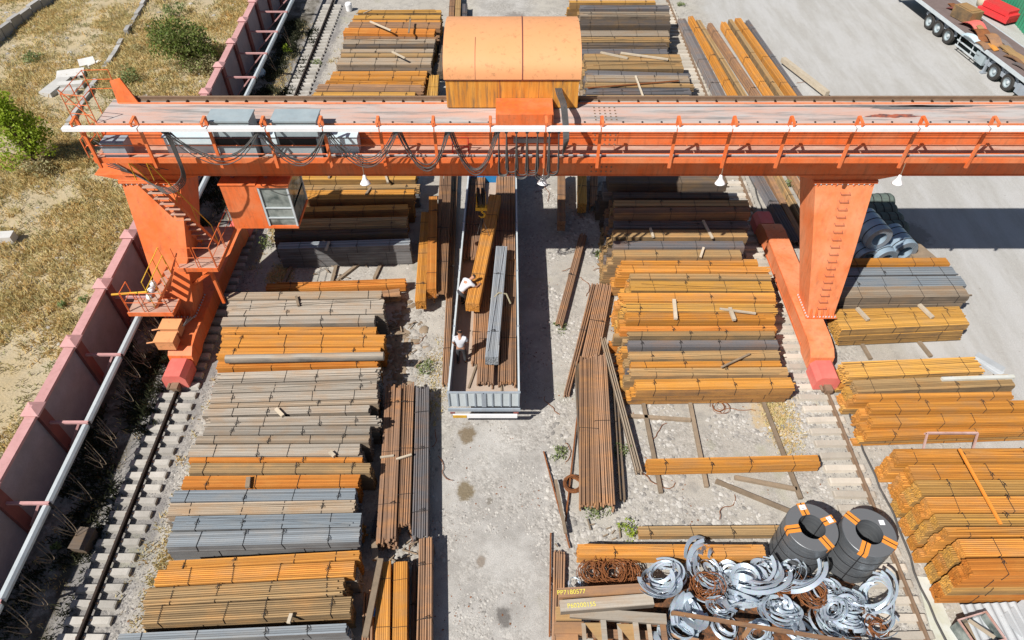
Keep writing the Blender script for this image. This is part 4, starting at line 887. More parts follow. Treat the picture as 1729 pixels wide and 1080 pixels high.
# long bars in the upper right beside the rail
dg = [(1151,30,1222,168,14,'slate','rods'),(1167,27,1246,168,9,'orange','rods'),(1179,33,1262,168,8,'tan','bar'),(1199,38,1286,168,9,'brown','rods'),(1222,36,1308,168,9,'orange','rods'),(1233,32,1325,168,7,'tan','bar'),(1246,30,1345,168,11,'orange','bar'),(1262,33,1358,168,7,'slate','rods')]
nm8 = ['leftmost slate rods','orange rods next to the slate ones','narrow tan bars','brown rods in the middle','orange rods right of the middle','tan bars under the orange rods','light orange bundle','rightmost slate rods']
for (a, b, c, d, w, col, st), q in zip(dg, nm8): along(a, b, c, d, w, .62, .5, col, st, q+' in the slanting row behind the girder', 3)
dg2 = [(1213,175,1344,405,15,'slate','rods'),(1239,180,1354,400,9,'brown','bar'),(1253,180,1366,385,9,'tan','rods'),(1274,180,1390,380,9,'brown','rods'),(1290,180,1392,345,9,'brown','rods')]
nm5 = ['slate rods nearest the right carriage','brown bars beyond the slate rods','tan rods seen left of the right leg','brown rods nearest the right leg','farthest brown rods left of the right leg']
for (a, b, c, d, w, col, st), q in zip(dg2, nm5): along(a, b, c, d, w, .55, .45, col, st, q, 2)
# pipe lying on the orange rows
P, Q = G(382,606,1.5), G(648,601,1.5); tag(MB().tube([P, Q], .17, 18).build('steel_pipe', MATS['grey'], smooth=False), 'single grey steel pipe lying on top of the orange bundles', 'pipe')
def stick(pts, z, r, mat, label, name, cat, sq=False, zs=None):
    m = MB(); g = [G(x, y, (zs[i] if zs else z)) for i, (x, y) in enumerate(pts)]
    if sq:
        for a, b in zip(g, g[1:]): m.beam(a, b, r*2, r*1.6)
    else: m.tube(g, r, 6)
    return tag(m.build(name, MATS[mat], origin=tuple(g[0]), loc=tuple(g[0])), label, cat)
T = [((1086,680),(1116,832),'bearer under the left end of the lone orange bundle'),((1165,680),(1193,822),'thin bearer left of the middle of the lone orange bundle'),((1289,680),(1352,842),'long bearer under the right end of the lone orange bundle'),((1062,702),(1166,709),'short plank lying crosswise between two bearers'),
     ((1208,812),(1345,868),'pale plank slanting towards the black coils'),((1240,806),(1345,826),'pale plank just in front of the lone orange bundle'),((500,435),(478,480),'bearer on the sunny patch below the cabin'),((571,436),(560,478),'dark bearer in the crane shadow below the cabin'),((648,436),(632,470),'bearer at the right end of the shaded gap'),((569,474),(610,442),'branch-like slanting timber in the shaded gap'),
     ((1452,575),(1470,606),'bearer in front of the yellow rows behind the right leg'),((1548,572),(1572,602),'second bearer in front of the yellow rows farther right'),((1055,600),(1053,690),'bearer by the pallet')]
for a, b, l in T: stick([a, b], .07, .07, 'timber', 'wooden '+l, 'timber_bearer', 'timber', True)
m = MB(); p, q = G(1322,100,.35), G(1397,158,.35); m.beam(p, q, .3, .3); tag(m.build('timber_beam', MATS['palewood']), 'long pale squared timber lying on grit beyond the slanting bars', 'timber')
# pallet
pg = G(1048, 634, 0); pl_ = thing('wooden_pallet', 'small whitish wooden pallet between slanting rods and orange stack', 'pallet', tuple(pg), .1)
for i in range(5): MB().box((0, -.5+i*.25, .13), (.62, .12, .025)).build('pallet_board', MATS['palewood'], pl_)
for i in range(3): MB().box((-.26+i*.26, 0, .06), (.08, 1.15, .11)).build('pallet_block', MATS['palewood'], pl_)
# battens and boards lying on the stacks
for a, b, z, r, mt, l in [((684,98),(662,87),1.75,.05,'palewood','pale batten lying on the brown rows of the far left stack'),((625,36),(660,51),1.9,.05,'palewood','pale batten slanting on the far left stack'),((693,32),(690,55),1.95,.05,'timber','dark upright batten lying on the far left stack'),((614,22),(628,16),1.95,.03,'palewood','thin stick at the back of the far left stack'),
    ((1014,88),(1060,98),1.66,.06,'palewood','longest pale lath on the far centre stack'),((1048,89),(1128,100),1.68,.06,'palewood','pale lath lying right of the longest lath'),((1073,128),(1087,166),1.7,.05,'palewood','pale stick lying crosswise on the far centre stack'),((992,148),(1146,136),1.7,.035,'rustwire','thin rusty bar slanting over the far centre stack'),
    ((1218,620),(1266,597),1.35,.035,'timber','brown stick slanting on the orange stack by the leg'),((1138,506),(1141,538),1.62,.07,'palewood','pale board crosswise on the orange stack by the leg'),((1232,520),(1240,540),1.62,.07,'palewood','pale board crosswise near the grey stick on the orange stack'),((1215,521),(1276,529),1.66,.04,'palewood','grey stick lying along the orange stack'),
    ((1098,385),(1103,400),1.95,.05,'palewood','small pale batten on the shaded stack'),((1187,372),(1203,402),1.95,.05,'palewood','pale batten leaning at the right of the shaded stack'),((1183,433),(1188,418),1.9,.05,'palewood','pale batten at the front of the shaded stack'),
    ((555,300),(562,285),1.5,.05,'timber','batten on the orange rows beside the cabin lamp'),((650,292),(655,308),1.5,.05,'palewood','pale batten near the right end of the orange rows'),((618,328),(626,316),1.6,.05,'timber','short batten in the middle of the orange rows'),((550,422),(556,408),1.3,.05,'palewood','batten across the blue-grey bundle below the cabin'),
    ((642,772),(665,769),.78,.035,'palewood','left pale lath across the lengthwise rods'),((669,775),(695,767),.76,.035,'palewood','right pale lath across the lengthwise rods'),((466,690),(478,702),1.42,.06,'palewood','short board on the middle of the long left stack'),((557,763),(565,770),1.42,.06,'palewood','little pale block near the right end of the long left stack'),
    ((487,1052),(492,1036),1.42,.05,'palewood','pale batten wedged between front rows of the long left stack'),((418,823),(420,806),1.42,.07,'timber','dark batten across the deep orange row'),((500,500),(504,516),1.42,.05,'timber','batten at the far end of the long left stack'),((1620,758),(1690,885),2.0,.04,'patch','long orange stick lying over the corner stack'),
    ((1447,520),(1466,540),1.2,.07,'palewood','left pale board on the yellow rows behind the leg'),((1552,514),(1575,536),1.2,.07,'palewood','right pale board on the yellow rows behind the leg'),((1590,640),(1712,636),1.24,.07,'palesheet','pale strip lying on the right edge stack'),((643,944),(617,1075),.95,.09,'timber','dark plank leaning beside the flat orange bundles'),((632,912),(634,945),.6,.09,'timber','upright plank end near the rubble'),
    ((938,810),(955,900),.3,.05,'timber','long rusty lath slanting at the lane edge')]:
    stick([a, b], z, r, mt, l, 'wooden_batten', 'batten', True)
# ================================================================ the truck in the middle
tk = (-1.02, 21.5, 0)
truck = thing('flatbed_truck', 'long blue-grey dropside truck being loaded with steel under the crane', 'truck', tk, 0)
def kb(name, m, mat, parent=None, smooth=False): return m.build(name, MATS[mat], parent or truck, origin=tk, smooth=smooth)
bz = 1.3; A0 = G(757, 662, 2.05); A1 = G(876, 662, 2.05); B0 = G(792, 290, 2.05); B1 = G(871, 290, 2.05)
ya, yb = A0.y, 28.3
def xl_(y): return A0.x+(B0.x-A0.x)*(y-A0.y)/(B0.y-A0.y)*.9
def xr_(y): return A1.x+(B1.x-A1.x)*(y-A1.y)/(B1.y-A1.y)*.9
def quad(y0, y1, o0, o1, z0, z1, f):
    m = MB(); m.add([(f(y0)+o0, y0, z0), (f(y0)+o1, y0, z0), (f(y1)+o1, y1, z0), (f(y1)+o0, y1, z0), (f(y0)+o0, y0, z1), (f(y0)+o1, y0, z1), (f(y1)+o1, y1, z1), (f(y1)+o0, y1, z1)], [(0,3,2,1),(4,5,6,7),(0,1,5,4),(1,2,6,5),(2,3,7,6),(3,0,4,7)]); return m
m = MB(); m.add([(xl_(ya)+.03, ya+.03, bz-.0), (xr_(ya)-.03, ya+.03, bz), (xr_(yb)-.03, yb, bz), (xl_(yb)+.03, yb, bz), (xl_(ya)+.03, ya+.03, bz-.12), (xr_(ya)-.03, ya+.03, bz-.12), (xr_(yb)-.03, yb, bz-.12), (xl_(yb)+.03, yb, bz-.12)], [(0,1,2,3),(7,6,5,4),(0,4,5,1),(1,5,6,2),(2,6,7,3),(3,7,4,0)]); kb('load_floor', m, 'plywood')
sec = [ya+.02, ya+3.15, ya+6.3, ya+9.5, yb]
for a, b in zip(sec, sec[1:]):
    for f, s in ((xl_, 1), (xr_, -1)):
        bd = kb('side_board', quad(a+.03, b-.03, -.02*s if s > 0 else -.02, .02, bz-.12, 2.05, f), 'truckgrey')
        kb('board_rim', quad(a+.03, b-.03, -.035, .035, 2.053, 2.085, f), 'palepipe', bd)
        for i in range(4): y = a+.4+(b-a-.8)*i/3; kb('board_rib', MB().bb(f(y)-.04*s-.02, f(y)-.04*s+.02, y-.04, y+.04, bz-.1, 2.0), 'truckgrey', bd)
for y in sec[1:-1]:
    for f in (xl_, xr_): kb('corner_post', MB().bb(f(y)-.05, f(y)+.05, y-.03, y+.03, 1.0, 2.11), 'truckgrey')
tg_ = kb('tailgate', MB().bb(xl_(ya)-.04, xr_(ya)+.04, ya-.03, ya+.0, 1.25, 2.05), 'palepipe')
m = MB()
for i in range(9): x = xl_(ya)+(xr_(ya)-xl_(ya))*i/8; m.bb(x-.025, x+.025, ya-.07, ya-.032, 1.27, 2.04)
m.bb(xl_(ya)-.06, xr_(ya)+.06, ya-.05, ya+.02, 2.052, 2.08); m.bb((xl_(ya)+xr_(ya))/2-.08, (xl_(ya)+xr_(ya))/2+.08, ya-.075, ya-.032, 1.26, 2.04); kb('tailgate_rib', m, 'truckgrey', tg_)
kb('rear_frame', MB().bb(xl_(ya)-.06, xr_(ya)+.06, ya-.14, ya-.08, 1.08, 1.22), 'truckgrey')
bp = kb('bumper', MB().bb(xl_(ya)+.1, xr_(ya)-.05, ya-.2, ya-.15, .75, .95), 'white'); kb('marker_stripe', MB().bb(xl_(ya)+.1, xl_(ya)+.6, ya-.215, ya-.202, .78, .93), 'yellowpaint', bp)
for x in (xl_(ya)+.1, xr_(ya)-.1): kb('tail_lamp', MB().bb(x-.09, x+.09, ya-.17, ya-.145, .98, 1.06), 'redpost')
kb('chassis', MB().bb(-1.5, -1.4, ya, yb, .8, 1.15).bb(-.65, -.55, ya, yb, .8, 1.15), 'darkrail')
hb_ = kb('headboard', MB().bb(xl_(yb)-.03, xr_(yb)+.03, yb+.01, yb+.06, 1.2, 2.75), 'truckblue')
cabm = MB(); y0, y1 = yb+.5, yb+2.4; xa_, xb_ = tk[0]-1.2, tk[0]+1.2
cabm.loft([[(xa_, y0, .7), (xb_, y0, .7), (xb_, y1, .7), (xa_, y1, .7)], [(xa_, y0, 1.9), (xb_, y0, 1.9), (xb_, y1, 1.9), (xa_, y1, 1.9)], [(xa_+.12, y0+.05, 3.0), (xb_-.12, y0+.05, 3.0), (xb_-.12, y1-.35, 3.0), (xa_+.12, y1-.35, 3.0)]])
cb_ = kb('cab', cabm, 'truckblue'); kb('windscreen', MB().add([(xa_+.12, y1-.0, 1.95), (xb_-.12, y1-.0, 1.95), (xb_-.2, y1-.3, 2.85), (xa_+.2, y1-.3, 2.85)], [(0,1,2,3)]), 'glass', cb_)
for y in (ya+1.6, ya+2.9, ya+4.2, yb+1.5):
    for x in (tk[0]-1.05, tk[0]+1.05): kb('wheel', MB().lathe([(.12,-.14),(.3,-.14),(.47,-.15),(.5,-.1),(.5,.1),(.47,.15),(.3,.14),(.12,.14)], (x, y, .5), 24, (1,0,0), closed=True), 'rubber')
# load of the truck
def load(x0, y0, x1, y1, wpx, z, h, col, st, label, ns=2): return along(x0, y0, x1, y1, wpx, z, h, col, st, label, ns, 'steel loaded on the truck')
load(809,270,794,432,27,1.66,.35,'rods','rods','brown rods at the front left of the truck bed')
load(854,292,851,436,34,1.72,.4,'rods','rods','brown rods at the front right of the truck bed')
load(812,425,803,608,15,1.62,.3,'rods','rods','narrow rust-red rods along the middle of the truck bed')
load(829,418,819,644,26,1.64,.32,'rods','rods','left half of the long rods ending near the tailgate')
load(859,418,856,643,28,1.66,.34,'rods','rods','right half of the long rods ending near the tailgate')
load(847,415,830,602,21,2.15,.46,'bluetop','bar','blue-grey flat bundle with orange edges lying on the long rods')
b1 = along(836,328,797,512,22,2.35,.46,'orange','bar','orange bundle slung from the crane hook over the truck bed', 2, z2=2.35)
m = MB()
for p in ((812,392),(826,398)):
    g = G(p[0], p[1], 2.37); m.tube([(hk[0], hk[1], 3.1), g], .012, 5); 
g0 = G(806,395,2.37); m.tube([(hk[0], hk[1], 3.1), g0], .012, 5)
tag(m.build('lifting_sling', MATS['cable']), 'thin wire sling between crane hook and orange bundle', 'sling')
for a, b, c, l in [((828,505),(842,494),(868,512),'pale rope lying over the blue-grey bundle on the truck'),]:
    tag(MB().tube([G(*a, 1.7), G(836,500,2.17), G(*b, 2.2), G(855,496,2.1), G(862,512,1.75)], .035, 6).build('rope', MATS['paleweed']), l, 'rope')
stick([(805,615),(791,655)], 1.34, .035, 'timber', 'dark bar lying on the bare truck floor by the tailgate', 'loose_bar', 'bar', True)
stick([(846,645),(847,660)], 1.34, .03, 'timber', 'short bar sticking out from the long rods on the truck', 'loose_bar', 'bar', True)
# ================================================================ people
def skin_body(name, joints, edges, radii, mat, parent=None, sub=2, root=0, off=(0,0,0)):
    me = bpy.data.meshes.new(name); me.from_pydata([tuple(Vector(j)+Vector(off)) for j in joints], edges, []); o = bpy.data.objects.new(name+'_tmp', me); C.objects.link(o)
    mo = o.modifiers.new('s', 'SKIN'); mo.use_smooth_shade = True; sv = me.skin_vertices[0].data
    for i, r in enumerate(radii): sv[i].radius = (r, r) if isinstance(r, (int, float)) else r; sv[i].use_root = (i == root)
    ss = o.modifiers.new('d', 'SUBSURF'); ss.levels = ss.render_levels = sub
    dg_ = bpy.context.evaluated_depsgraph_get(); dg_.update(); m2 = bpy.data.meshes.new_from_object(o.evaluated_get(dg_)); bpy.data.objects.remove(o)
    m2.materials.clear(); m2.materials.append(MATS[mat]); m2.name = name; m2.polygons.foreach_set('use_smooth', [True]*len(m2.polygons))
    r = bpy.data.objects.new(name, m2); C.objects.link(r); r.parent = parent; return r
def person(loc, rz, label, J):
    """J: joints in the person's own frame, facing +Y, feet on z=0"""
    root = thing('person', label, 'person', loc, rz)
    names = ['pelvis','waist','chest','neck','headc','headt','lsh','lel','lwr','lpalm','rsh','rel','rwr','rpalm','lhip','lkn','lan','lto','rhip','rkn','ran','rto']
    P = [Vector(J[n]) for n in names]; ix = {n: i for i, n in enumerate(names)}
    E = [(0,1),(1,2),(2,3),(3,4),(4,5),(2,6),(6,7),(7,8),(8,9),(2,10),(10,11),(11,12),(12,13),(0,14),(14,15),(15,16),(16,17),(0,18),(18,19),(19,20),(20,21)]
    R = [.13,(.125,.1),(.15,.11),.055,.095,.075,.062,.045,.03,(.035,.018),.062,.045,.03,(.035,.018),.085,.058,.04,.035,.085,.058,.04,.035]
    for s in ('l', 'r'):                                   # five fingers on each palm
        w, pl = Vector(J[s+'wr']), Vector(J[s+'palm']); d = (pl-w).normalized(); sd = d.cross(Vector((0,1,0)) if abs(d.y) < .8 else Vector((0,0,1))).normalized(); bn = d.cross(sd)
        b = ix[s+'palm']
        for i, (o_, l) in enumerate(((-.03,.065),(-.01,.075),(.01,.07),(.03,.055))):
            a = len(P); P += [pl+sd*o_+d*.02, pl+sd*o_+d*(.02+l*.55)+bn*.008, pl+sd*o_+d*(.02+l)+bn*.03]; E += [(b, a), (a, a+1), (a+1, a+2)]; R += [.009, .008, .007]
        a = len(P); P += [w+d*.03+sd*.035, w+d*.07+sd*.055+bn*.01]; E += [(b, a), (a, a+1)]; R += [.010, .008]
    body = skin_body('body', P, E, R, 'skin', root, 2)
    g = lambda *n: [J[k] for k in n]
    V3 = Vector
    mid = lambda a, b, f: tuple(V3(J[a]).lerp(V3(J[b]), f))
    skin_body('shirt', [J['pelvis'], J['waist'], J['chest'], mid('chest','neck',.75), J['lsh'], mid('lsh','lel',.75), J['rsh'], mid('rsh','rel',.75)], [(0,1),(1,2),(2,3),(2,4),(4,5),(2,6),(6,7)], [(.155,.13),(.15,.125),(.185,.135),.075,.088,.068,.088,.068], 'shirt', root)
    skin_body('trousers', [mid('pelvis','waist',.25), J['pelvis'], J['lhip'], J['lkn'], mid('lkn','lan',.93), J['rhip'], J['rkn'], mid('rkn','ran',.93)], [(0,1),(1,2),(2,3),(3,4),(1,5),(5,6),(6,7)], [.135,.145,.108,.08,.065,.108,.08,.065], 'trousers', root)
    for s in 'lr': skin_body('shoe', [tuple(V3(J[s+'an'])+V3((0,-.03,-.02))), J[s+'to'], tuple(V3(J[s+'to']).lerp(V3(J[s+'an']), -.35))], [(0,1),(1,2)], [.055,.048,.042], 'hair', root, 1)
    hc, ht = V3(J['headc']), V3(J['headt']); fw = V3(J.get('face', (0,1,0))).normalized(); up = (ht-hc).normalized(); sd = fw.cross(up).normalized()
    skin_body('hair', [tuple(hc-fw*.035+up*.0), tuple(hc+up*.06-fw*.02), tuple(ht+fw*.01)], [(0,1),(1,2)], [.09,.098,.085], 'hair', root, 1)
    m = MB()
    for s in (-1, 1): m.lathe([(0,-.012),(.02,-.006),(.024,.004),(0,.012)], hc+sd*s*.093+up*.0, 8, sd)
    m.loft([[hc+fw*.088+sd*-.012+up*.03, hc+fw*.088+sd*.012+up*.03, hc+fw*.088+sd*.018-up*.02, hc+fw*.088-sd*.018-up*.02], [hc+fw*.1+up*.025-sd*.004, hc+fw*.1+up*.025+sd*.004, hc+fw*.115-up*.015+sd*.008, hc+fw*.115-up*.015-sd*.008]])
    m.build('ears_and_nose', MATS['skin'], root)
    m = MB()
    for s in (-1, 1): m.lathe([(0,-.004),(.012,0),(0,.004)], hc+fw*.092+sd*s*.032+up*.03, 8, fw)
    m.build('eyes', MATS['black'], root); MB().beam(hc+fw*.09-sd*.025-up*.045, hc+fw*.09+sd*.025-up*.045, .008, .008).build('mouth', MATS['redpost'], root)
    return root
st_ = dict(pelvis=(0,0,.95), waist=(0,.01,1.1), chest=(0,.03,1.34), neck=(0,.05,1.52), headc=(0,.10,1.64), headt=(0,.10,1.74), face=(0,1,-.35),
    lsh=(-.19,.03,1.42), lel=(-.27,.03,1.15), lwr=(-.25,.14,.93), lpalm=(-.24,.18,.86), rsh=(.19,.03,1.42), rel=(.26,.06,1.15), rwr=(.17,.24,1.03), rpalm=(.14,.30,1.0),
    lhip=(-.1,0,.88), lkn=(-.12,.03,.48), lan=(-.13,-.03,.09), lto=(-.14,.10,.035), rhip=(.1,0,.88), rkn=(.13,.06,.48), ran=(.14,.03,.09), rto=(.16,.16,.035))
g = G(780, 613, 1.3); person(tuple(g), -.05, 'man in white t-shirt and dark trousers standing on the truck floor, back to camera', st_)
bd_ = dict(pelvis=(0,-.28,.92), waist=(0,-.16,1.06), chest=(0,.08,1.22), neck=(.02,.26,1.30), headc=(.03,.38,1.33), headt=(.04,.47,1.36), face=(0,.5,-1),
    lsh=(-.19,.10,1.24), lel=(-.32,.26,1.05), lwr=(-.24,.40,1.0), lpalm=(-.20,.47,1.02), rsh=(.2,.12,1.24), rel=(.34,.28,1.08), rwr=(.30,.44,1.06), rpalm=(.27,.50,1.06),
    lhip=(-.1,-.28,.86), lkn=(-.14,-.06,.48), lan=(-.15,-.14,.09), lto=(-.15,-.01,.035), rhip=(.1,-.28,.86), rkn=(.14,-.02,.48), ran=(.15,-.12,.09), rto=(.16,.02,.035))
person((-1.86, 19.75, 1.33), math.radians(-48), 'man in white shirt bending over the hanging orange bundle on the truck', bd_)
# ================================================================ flatbed trailer far right
W1, W5 = G(1571, 36, .52), G(1703, 139, .52); W1.z = W5.z = 0; dv = (W5-W1).normalized(); ang = math.atan2(dv.y, dv.x); Lw = (W5-W1).length
fl = thing('flatbed_trailer', 'long grey flatbed trailer with rusty scrap on its deck, upper right corner', 'trailer', tuple(W1), ang)
# local frame: x runs from the first wheel towards the last, +y away from the camera
def fb(name, m, mat, parent=None, smooth=False): return m.build(name, MATS[mat], parent or fl, smooth=smooth)
wx = [((G(px, py, .52)-W1).dot(dv)) for px, py in ((1571,36),(1588,47),(1607,60),(1683,121),(1703,139))]
xa, xb = -4.2, wx[-1]+6
fb('deck', MB().bb(xa, xb, -.22, 2.3, 1.28, 1.4), 'trailerdeck'); fb('side_rail', MB().bb(xa, xb, -.3, -.225, 1.2, 1.42).bb(xa, xb, 2.305, 2.38, 1.2, 1.42), 'palepipe')
fb('chassis_beam', MB().bb(xa, xb, .5, .62, .75, 1.26).bb(xa, xb, 1.4, 1.52, .75, 1.26), 'darkrail')
for x in wx:
    for y in (-.0, 2.05):
        t = fb('wheel', MB().lathe([(.28,-.14),(.47,-.15),(.53,-.1),(.53,.1),(.47,.15),(.28,.14)], (x, y, .53), 28, (0,1,0), closed=True), 'rubber')
        fb('rim', MB().lathe([(.0,-.06),(.09,-.07),(.11,-.03),(.22,-.02),(.26,-.11),(.31,-.15),(.31,.1),(0,.1)], (x, y-.0, .53), 22, (0,1,0)), 'cabinetgrey', t)
        fb('hub', MB().lathe([(0,-.12),(.1,-.1),(.12,.0)], (x, y, .53), 10, (0,1,0)), 'palepipe', t)
for i, x in enumerate(wx):
    fb('axle', MB().tube([(x, .1, .53), (x, 1.95, .53)], .07, 8), 'darkrail')
    m = MB(); n = 10
    for q in range(n): a0, a1 = PI*q/n, PI*(q+1)/n; m.beam((x-.62*math.cos(a0), .0, .55+.60*math.sin(a0)), (x-.62*math.cos(a1), .0, .55+.60*math.sin(a1)), .34, .02, (0,1,0)) if 0 < q < n-1 else None
    fb('mudguard', m, 'truckgrey')
xm0, xm1 = wx[2]+1.1, wx[3]-1.0
m = MB(); m.bb(xm0, xm1-.6, -.2, -.16, .42, .5); m.bb(xm0, xm1-.6, -.2, -.16, .75, .83); [m.bb(x, x+.06, -.15, -.1, .4, 1.2) for x in (xm0+.1, (xm0+xm1)/2, xm1-.8)]; fb('side_guard', m, 'palepipe')
fb('tool_box', MB().bb(xm1-1.0, xm1-.1, -.2, .35, .4, 1.0), 'cabinetgrey'); fb('landing_leg', MB().bb(xm1+.05, xm1+.2, -.1, .05, .1, 1.2).bb(xm1-.0, xm1+.25, -.2, .15, .02, .1), 'truckgrey')
fb('tail_frame', MB().bb(xa-.1, xa-.0, -.2, 2.3, .8, 1.1).bb(xa-.5, xa-.1, 0, .15, .7, .8), 'truckgrey')
fb('tractor_rear', MB().bb(wx[3]-1.4, xb, -.05, .12, .55, .8).bb(wx[4]+.95, wx[4]+2.6, -.3, .45, .45, 1.0), 'truckgrey')
def onfl(x, y, z): return fl_M @ Vector((x, y, z))
fl_M = Matrix.Translation(W1) @ Matrix.Rotation(ang, 4, 'Z')
def curved_plate(x, y, L, Wd, rise, mat, label, z=1.42, rot=0):
    m = MB(); n = 10; vs = []; 
    for i in range(n+1):
        a = i/n; vs += [(L*(a-.5), -Wd/2, rise*math.sin(PI*a)), (L*(a-.5), Wd/2, rise*math.sin(PI*a)+.05)]
    m.add(vs, [(2*i, 2*i+2, 2*i+3, 2*i+1) for i in range(n)]); vs2 = [(a, b, c-.03) for a, b, c in vs]; m.add(vs2, [(2*i+1, 2*i+3, 2*i+2, 2*i) for i in range(n)])
    p = onfl(x, y, z+.02); o = m.build('scrap_plate', MATS[mat], None, tuple(p), ang+rot); tag(o, label, 'scrap plate'); return o
def ontr(px, py, z=1.5):
    g = G(px, py, z); d = g-W1; return d.dot(dv), d.dot(Vector((-dv.y, dv.x, 0)))
for px, py, L, Wd, ri, mt, l in [(1643,45,1.7,.9,.35,'pinkpaint','curved dull red plate on the trailer near the reel'),(1655,58,1.9,.8,.3,'scraprust','curved brown plate next to the dull red plate on the trailer'),(1672,66,2.0,.7,.3,'brown','curved ochre plate in the middle of the trailer scrap'),(1625,22,2.4,.6,.25,'redpost','dark red channel piece at the far end of the trailer scrap'),(1702,84,2.6,.5,.1,'tan','flat ochre bars at the near end of the trailer scrap'),(1722,98,2.6,.5,.12,'tan','tangled ochre strips hanging at the frame edge on the trailer'),(1640,62,1.2,.5,.12,'lightblue','light blue flat piece on the near side of the trailer deck'),(1675,78,1.0,.35,.06,'orange','small orange plate on the trailer deck'),(1660,75,1.1,.4,.1,'brown','brown strap-like offcut beside the small orange plate'),(1690,72,1.6,.3,.2,'slate','dark curved strip behind the ochre plate on the trailer'),(1650,50,1.3,.35,.3,'tan','thin ochre arc lying over the dull red plate'),(1712,100,1.4,.25,.15,'brown','brown strip at the near end of the trailer scrap'),(1725,112,1.2,.3,.1,'slate','dark strip at the right frame edge on the trailer'),(1612,12,1.6,.4,.1,'scraprust','rusty flat offcut at the far end of the trailer deck')]:
    x, y = ontr(px, py); curved_plate(x, y, L, Wd, ri, mt, l, rot=random.uniform(-.25,.25))
x, y = ontr(1630, 28, 1.6); m = MB(); m.box((0,0,.4), (1.6,1.0,.75)); m.box((0,0,.8), (1.2,.7,.03)); o = m.build('scrap_crate', MATS['tan'], None, tuple(onfl(x, y, 1.42)), ang+.2); tag(o, 'brown boxy steel crate standing on the trailer deck', 'crate')
# red implement, sacks and green fence in the corner
g = G(1683, 30, 0); m = MB(); m.box((0,0,.35), (2.6,1.5,.3)); m.box((-.1,.05,.72), (2.2,1.1,.35)); m.box((1.15,-.0,.45), (.3,1.4,.5)); tag(m.build('red_skip', MATS['redpaint'], None, tuple(g), ang+.25), 'bright red steel hopper lying on the ground by the green wall', 'hopper')
g = G(1660, 10, 0); m = MB(); m.lathe([(.0,0),(.5,.02),(.58,.4),(.52,.8),(.3,.95),(0,1.0)], (0,0,0), 14); tag(m.build('bulk_bag', MATS['palewood'], None, tuple(g), 0, True), 'pale cream bulk bag standing left of the red hopper', 'bag')
gf = thing('green_shed', 'green corrugated metal shed wall in the upper right corner', 'shed', tuple(G(1710, 40, 0))); gp = G(1676, 0, 0); gq = G(1735, 68, 0); d = (gq-gp).normalized(); nn = Vector((-d.y, d.x, 0)); o0 = Vector(tuple(G(1710, 40, 0)))
m = MB(); L = 26; n = 130; vs = []; st0 = gp-d*6
for i in range(n+1): b = st0+d*(L*i/n)+nn*(.03 if i % 2 else -.03)-nn*-.1; vs += [(b.x, b.y, 0), (b.x, b.y, 2.6)]
m.add(vs, [(2*i, 2*i+2, 2*i+3, 2*i+1) for i in range(n)]); m.build('corrugated_wall', MATS['greensheet'], gf, origin=tuple(o0))
m = MB(); vs = []
for i in range(n+1): b = st0+d*(L*i/n); zz = .03 if i % 2 else -.03; c = b+nn*6-nn*.1; b = b-nn*.1; vs += [(b.x, b.y, 2.65+zz), (c.x, c.y, 3.9+zz)]
m.add(vs, [(2*i, 2*i+2, 2*i+3, 2*i+1) for i in range(n)]); m.build('roof', MATS['greensheet'], gf, origin=tuple(o0))
# ================================================================ steel coils
def big_coil(px, py, R, r, h, rot, label, bands):
    g = G(px, py, h); g.z = 0; o = thing('steel_coil', label, 'steel coil', tuple(g), 0)
    m = MB(); prof = [(R-.015, 0), (R, .02)]; n = 26
    for i in range(1, n): z = h*i/n; prof.append((R-(.003 if i % 9 == 0 else 0), z))
    prof += [(R, h-.01), (R-.012, h), ]; m.lathe(prof+[(r, h), (r, 0)], (0,0,0), 72, closed=True); c = m.build('coil_body', MATS['coilsteel'], o, smooth=False)
    m = MB(); m.lathe([(r+.002, h+.002), (r+.004, h+.008), (R-.014, h+.008), (R-.012, h+.002)], (0,0,0), 72, closed=True)
    m.build('coil_face', MATS['coiltop'], o)
    for a, lab in bands:
        a = math.radians(a); M = Matrix.Rotation(a, 3, 'Z'); m = MB()
        for s in (-.07, .07): m.box(M @ Vector(((R+r)/2, s, h+.016)), (R-r+.03, .115, .008), M); m.box(M @ Vector((R+.008, s, h-.08)), (.006, .115, .2), M)
        pch = m.build('orange_pad', MATS['patch'], o)
        m = MB(); m.box(M @ Vector(((R+r)/2, 0, h+.024)), (R-r+.05, .03, .006), M); m.box(M @ Vector((R+.014, 0, h/2)), (.006, .03, h), M); m.box(M @ Vector((r-.006, 0, h/2)), (.006, .03, h), M); m.build('coil_band', MATS['black'], o)
        if lab: 
            m = MB(); m.box(M @ Vector((R-.14, 0, h+.03)), (.16, .2, .004), M); lb = m.build('label', MATS['paper'], o)
            for q in range(3): m = MB(); m.box(M @ Vector((R-.18+.04*q, .0, h+.034)), (.012, .12, .002), M); m.build('label_print', MATS['black'], o) if q == 0 else None
    for z in (.45, .95, 1.4): m = MB(); m.lathe([(R+.006, z), (R+.010, z), (R+.010, z+.03), (R+.006, z+.03)], (0,0,0), 72, closed=True); m.build('coil_band', MATS['black'], o)
    return o
big_coil(1371, 889, .78, .40, 1.95, 0, 'left of two upright black steel coils, with two printed labels on top', [(100, 1), (20, 1), (187, 0), (-62, 0)])
c2 = big_coil(1468, 898, .79, .40, 1.95, 0, 'right of two upright black steel coils, one white tag beside its hole', [(130, 0), (-122, 0), (-35, 0)])
m = MB(); m.box((.48, .30, 1.97), (.16, .16, .004)); m.build('label', MATS['paper'], c2)
